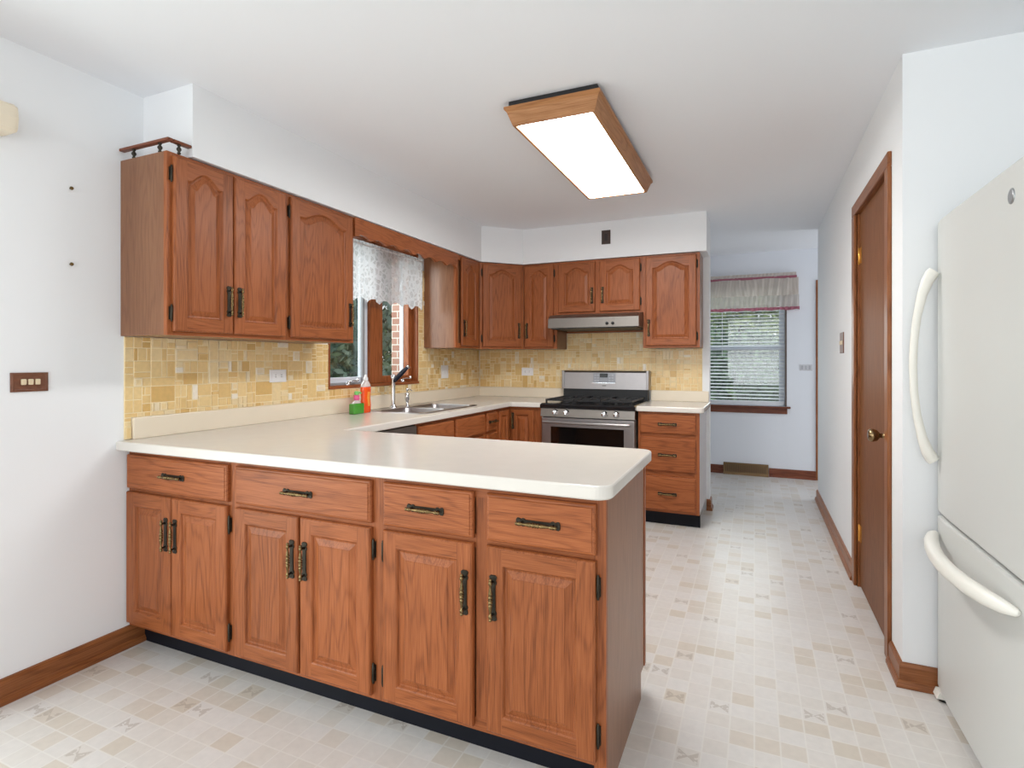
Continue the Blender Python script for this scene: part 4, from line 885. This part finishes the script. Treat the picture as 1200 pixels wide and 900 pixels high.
m = M(); m.box(FX0 - 0.03, FX1 + 0.035, YF - 0.045, YF + 0.05, FZ0 - 0.022, FZ0 - 0.002, 0, 0.004); m.box(FX0, FX1 + 0.005, YF - 0.018, YF, FZ0 - 0.082, FZ0 - 0.0225, 0, 0.004); m.build('window_sill', FARTRIM, w2)
bl = thing('mini_blind', 'white horizontal mini blind hanging in the far hall window', 'blind', (0, YF + 0.03, 0))
bx0, bx1 = FX0 + 0.03, FX1 - 0.024
M().box(bx0, bx1, -0.014, 0.014, 2.02, 2.055, 0, 0.003).build('headrail', BLIND, bl)
ns = 31; ztop, zbot = 1.995, 0.845
for i in range(ns):
    z = ztop - (ztop - zbot) * i / (ns - 1); m = M()
    prof = [(-0.0175, -0.0075), (-0.006, -0.001), (0.006, 0.002), (0.0175, 0.003)]
    m.loft([[(x, y, z + dz) for y, dz in prof] + [(x, y, z + dz - 0.001) for y, dz in reversed(prof)] for x in (bx0, bx1)], 0)
    m.build('slat', BLIND, bl)
M().box(bx0, bx1, -0.012, 0.012, 0.768, 0.815, 0, 0.004).build('bottom_rail', BLIND, bl)
for x in (bx0 + 0.1, -0.2, bx1 - 0.05): M().tube([(x, -0.0195, 0.80), (x, -0.0195, 2.03)], 0.0009, 6).build('ladder_cord', BLIND, bl)
M().tube([(-0.33, -0.022, 1.31), (-0.33, -0.02, 2.03)], 0.003, 6).build('tilt_wand', BLIND, bl)
va = thing('ruffled_valance', 'gathered cream window valance with rose-pink ribbon trim in the far hall', 'valance', (0, YF - 0.075, 0))
VX0, VX1 = -0.80, 0.43
def vband(za, zb, amp, freq, dy=0.0, x1=VX1, nz=3):
    m = M(); nx = 220; vs = []; fs = []
    for j in range(nz + 1):
        q = j / nz
        for i in range(nx + 1):
            t = i / nx; x = VX0 + (x1 - VX0) * t
            vs.append((x, dy + amp * (math.sin(freq * t + 2.2 * math.sin(9 * t) + 1.6 * q) + 0.45 * math.sin(2.7 * freq * t + 3 * math.sin(14 * t + 2 * q)) + 0.8 * math.sin(5.0 * q + 23 * t)) * (0.6 + 0.4 * q), za + (zb - za) * q + 0.004 * math.sin(freq * 0.31 * t) * q))
    for j in range(nz):
        for i in range(nx): a = j * (nx + 1) + i; fs.append((a, a + 1, a + nx + 2, a + nx + 1))
    # return to the wall at the right-hand end
    m.add(vs, fs, 0, True)
    m.quad((x1, dy, za), (x1, 0.07, za), (x1, 0.07, zb), (x1, dy, zb)); return m
vband(2.195, 2.158, 0.005, 190, 0.0, 0.405).build('heading_ruffle', MUSLIN, va)
vband(2.160, 2.136, 0.003, 60, -0.004, 0.41).build('ribbon_band', ROSE, va)
vband(2.138, 1.952, 0.008, 85, -0.002, 0.425, 8).build('panel', MUSLIN, va)
vband(1.956, 1.828, 0.009, 150, -0.004, 0.43, 5).build('flounce', MUSLIN2, va)
vband(1.830, 1.797, 0.009, 150, -0.006, 0.435).build('hem_ribbon', ROSE, va)
M().tube([(VX0, 0.012, 2.148), (0.39, 0.012, 2.148), (0.40, 0.02, 2.148), (0.40, 0.07, 2.148)], 0.005, 8).build('rod', WHITEPL, va)

# ------------------------------------------------------------------ outside
struct(M().box(-30, 20, 6.9, 40, -0.35, -0.3).box(-30, -2.8, -12, 6.9, -0.35, -0.3).build('ground', SOIL))
def tree(name, label, x, y, h, r, mat, n, seed, trunk=0.12, low=0.15, group='garden trees outside the windows'):
    rnd = random.Random(seed); t = thing(name, label, 'tree', (x, y, -0.3), 0, group)
    M().tube([(0, 0, 0), (0.03, 0.02, h * 0.3), (-0.02, 0.03, h * 0.6), (0, 0, h * 0.85)], [trunk, trunk * 0.8, trunk * 0.5, trunk * 0.15], 10).build('trunk', BARK, t)
    m = M()
    cl_ = [(rnd.uniform(-.6, .6) * r, rnd.uniform(-.6, .6) * r, h * (low + (1 - low) * rnd.random()), rnd.uniform(.35, .6) * r) for _ in range(16)]
    for _ in range(n):
        cx, cy, cz, cr = rnd.choice(cl_)
        d_ = Vector((rnd.gauss(0, 1), rnd.gauss(0, 1), rnd.gauss(0, 1))).normalized() * cr * rnd.random() ** 0.4
        p = Vector((cx, cy, min(cz, h)) ) + d_
        if p.z < 0.25: continue
        s_ = rnd.uniform(.05, .10) * (0.8 + r * 0.2)
        u = Vector((rnd.gauss(0, 1), rnd.gauss(0, 1), rnd.gauss(0, 1))).normalized(); v_ = u.orthogonal().normalized()
        tn = 0.02 + 0.98 * rnd.random() ** 1.3
        m.quad(p - u * s_, p + v_ * s_ * .5, p + u * s_, p - v_ * s_ * .5, 0, tn)
    m.build('foliage', mat, t)
tree('garden_tree', 'bluish green tree seen through the left pane of the sink window', -6.6, 6.4, 4.2, 1.7, LEAF3, 11000, 1, low=0.05)
tree('garden_tree', 'deep green tree seen through the right pane of the sink window', -7.6, 11.4, 5.0, 2.4, LEAF1, 14000, 2, low=0.05)
tree('garden_tree', 'tall pale green tree standing far behind the others outside the sink window', -13.0, 13.5, 6.5, 3.2, LEAF3, 16000, 5, low=0.03)
tree('garden_tree', 'bright yellow-green tree seen through the far hall blinds', -0.3, 14.5, 5.2, 2.3, LEAF2, 11000, 3, low=0.22)
tree('garden_shrub', 'dark shrub seen through the lower half of the far hall blinds', 0.0, 9.7, 1.6, 1.15, LEAF1, 10000, 4, 0.05, 0.1)
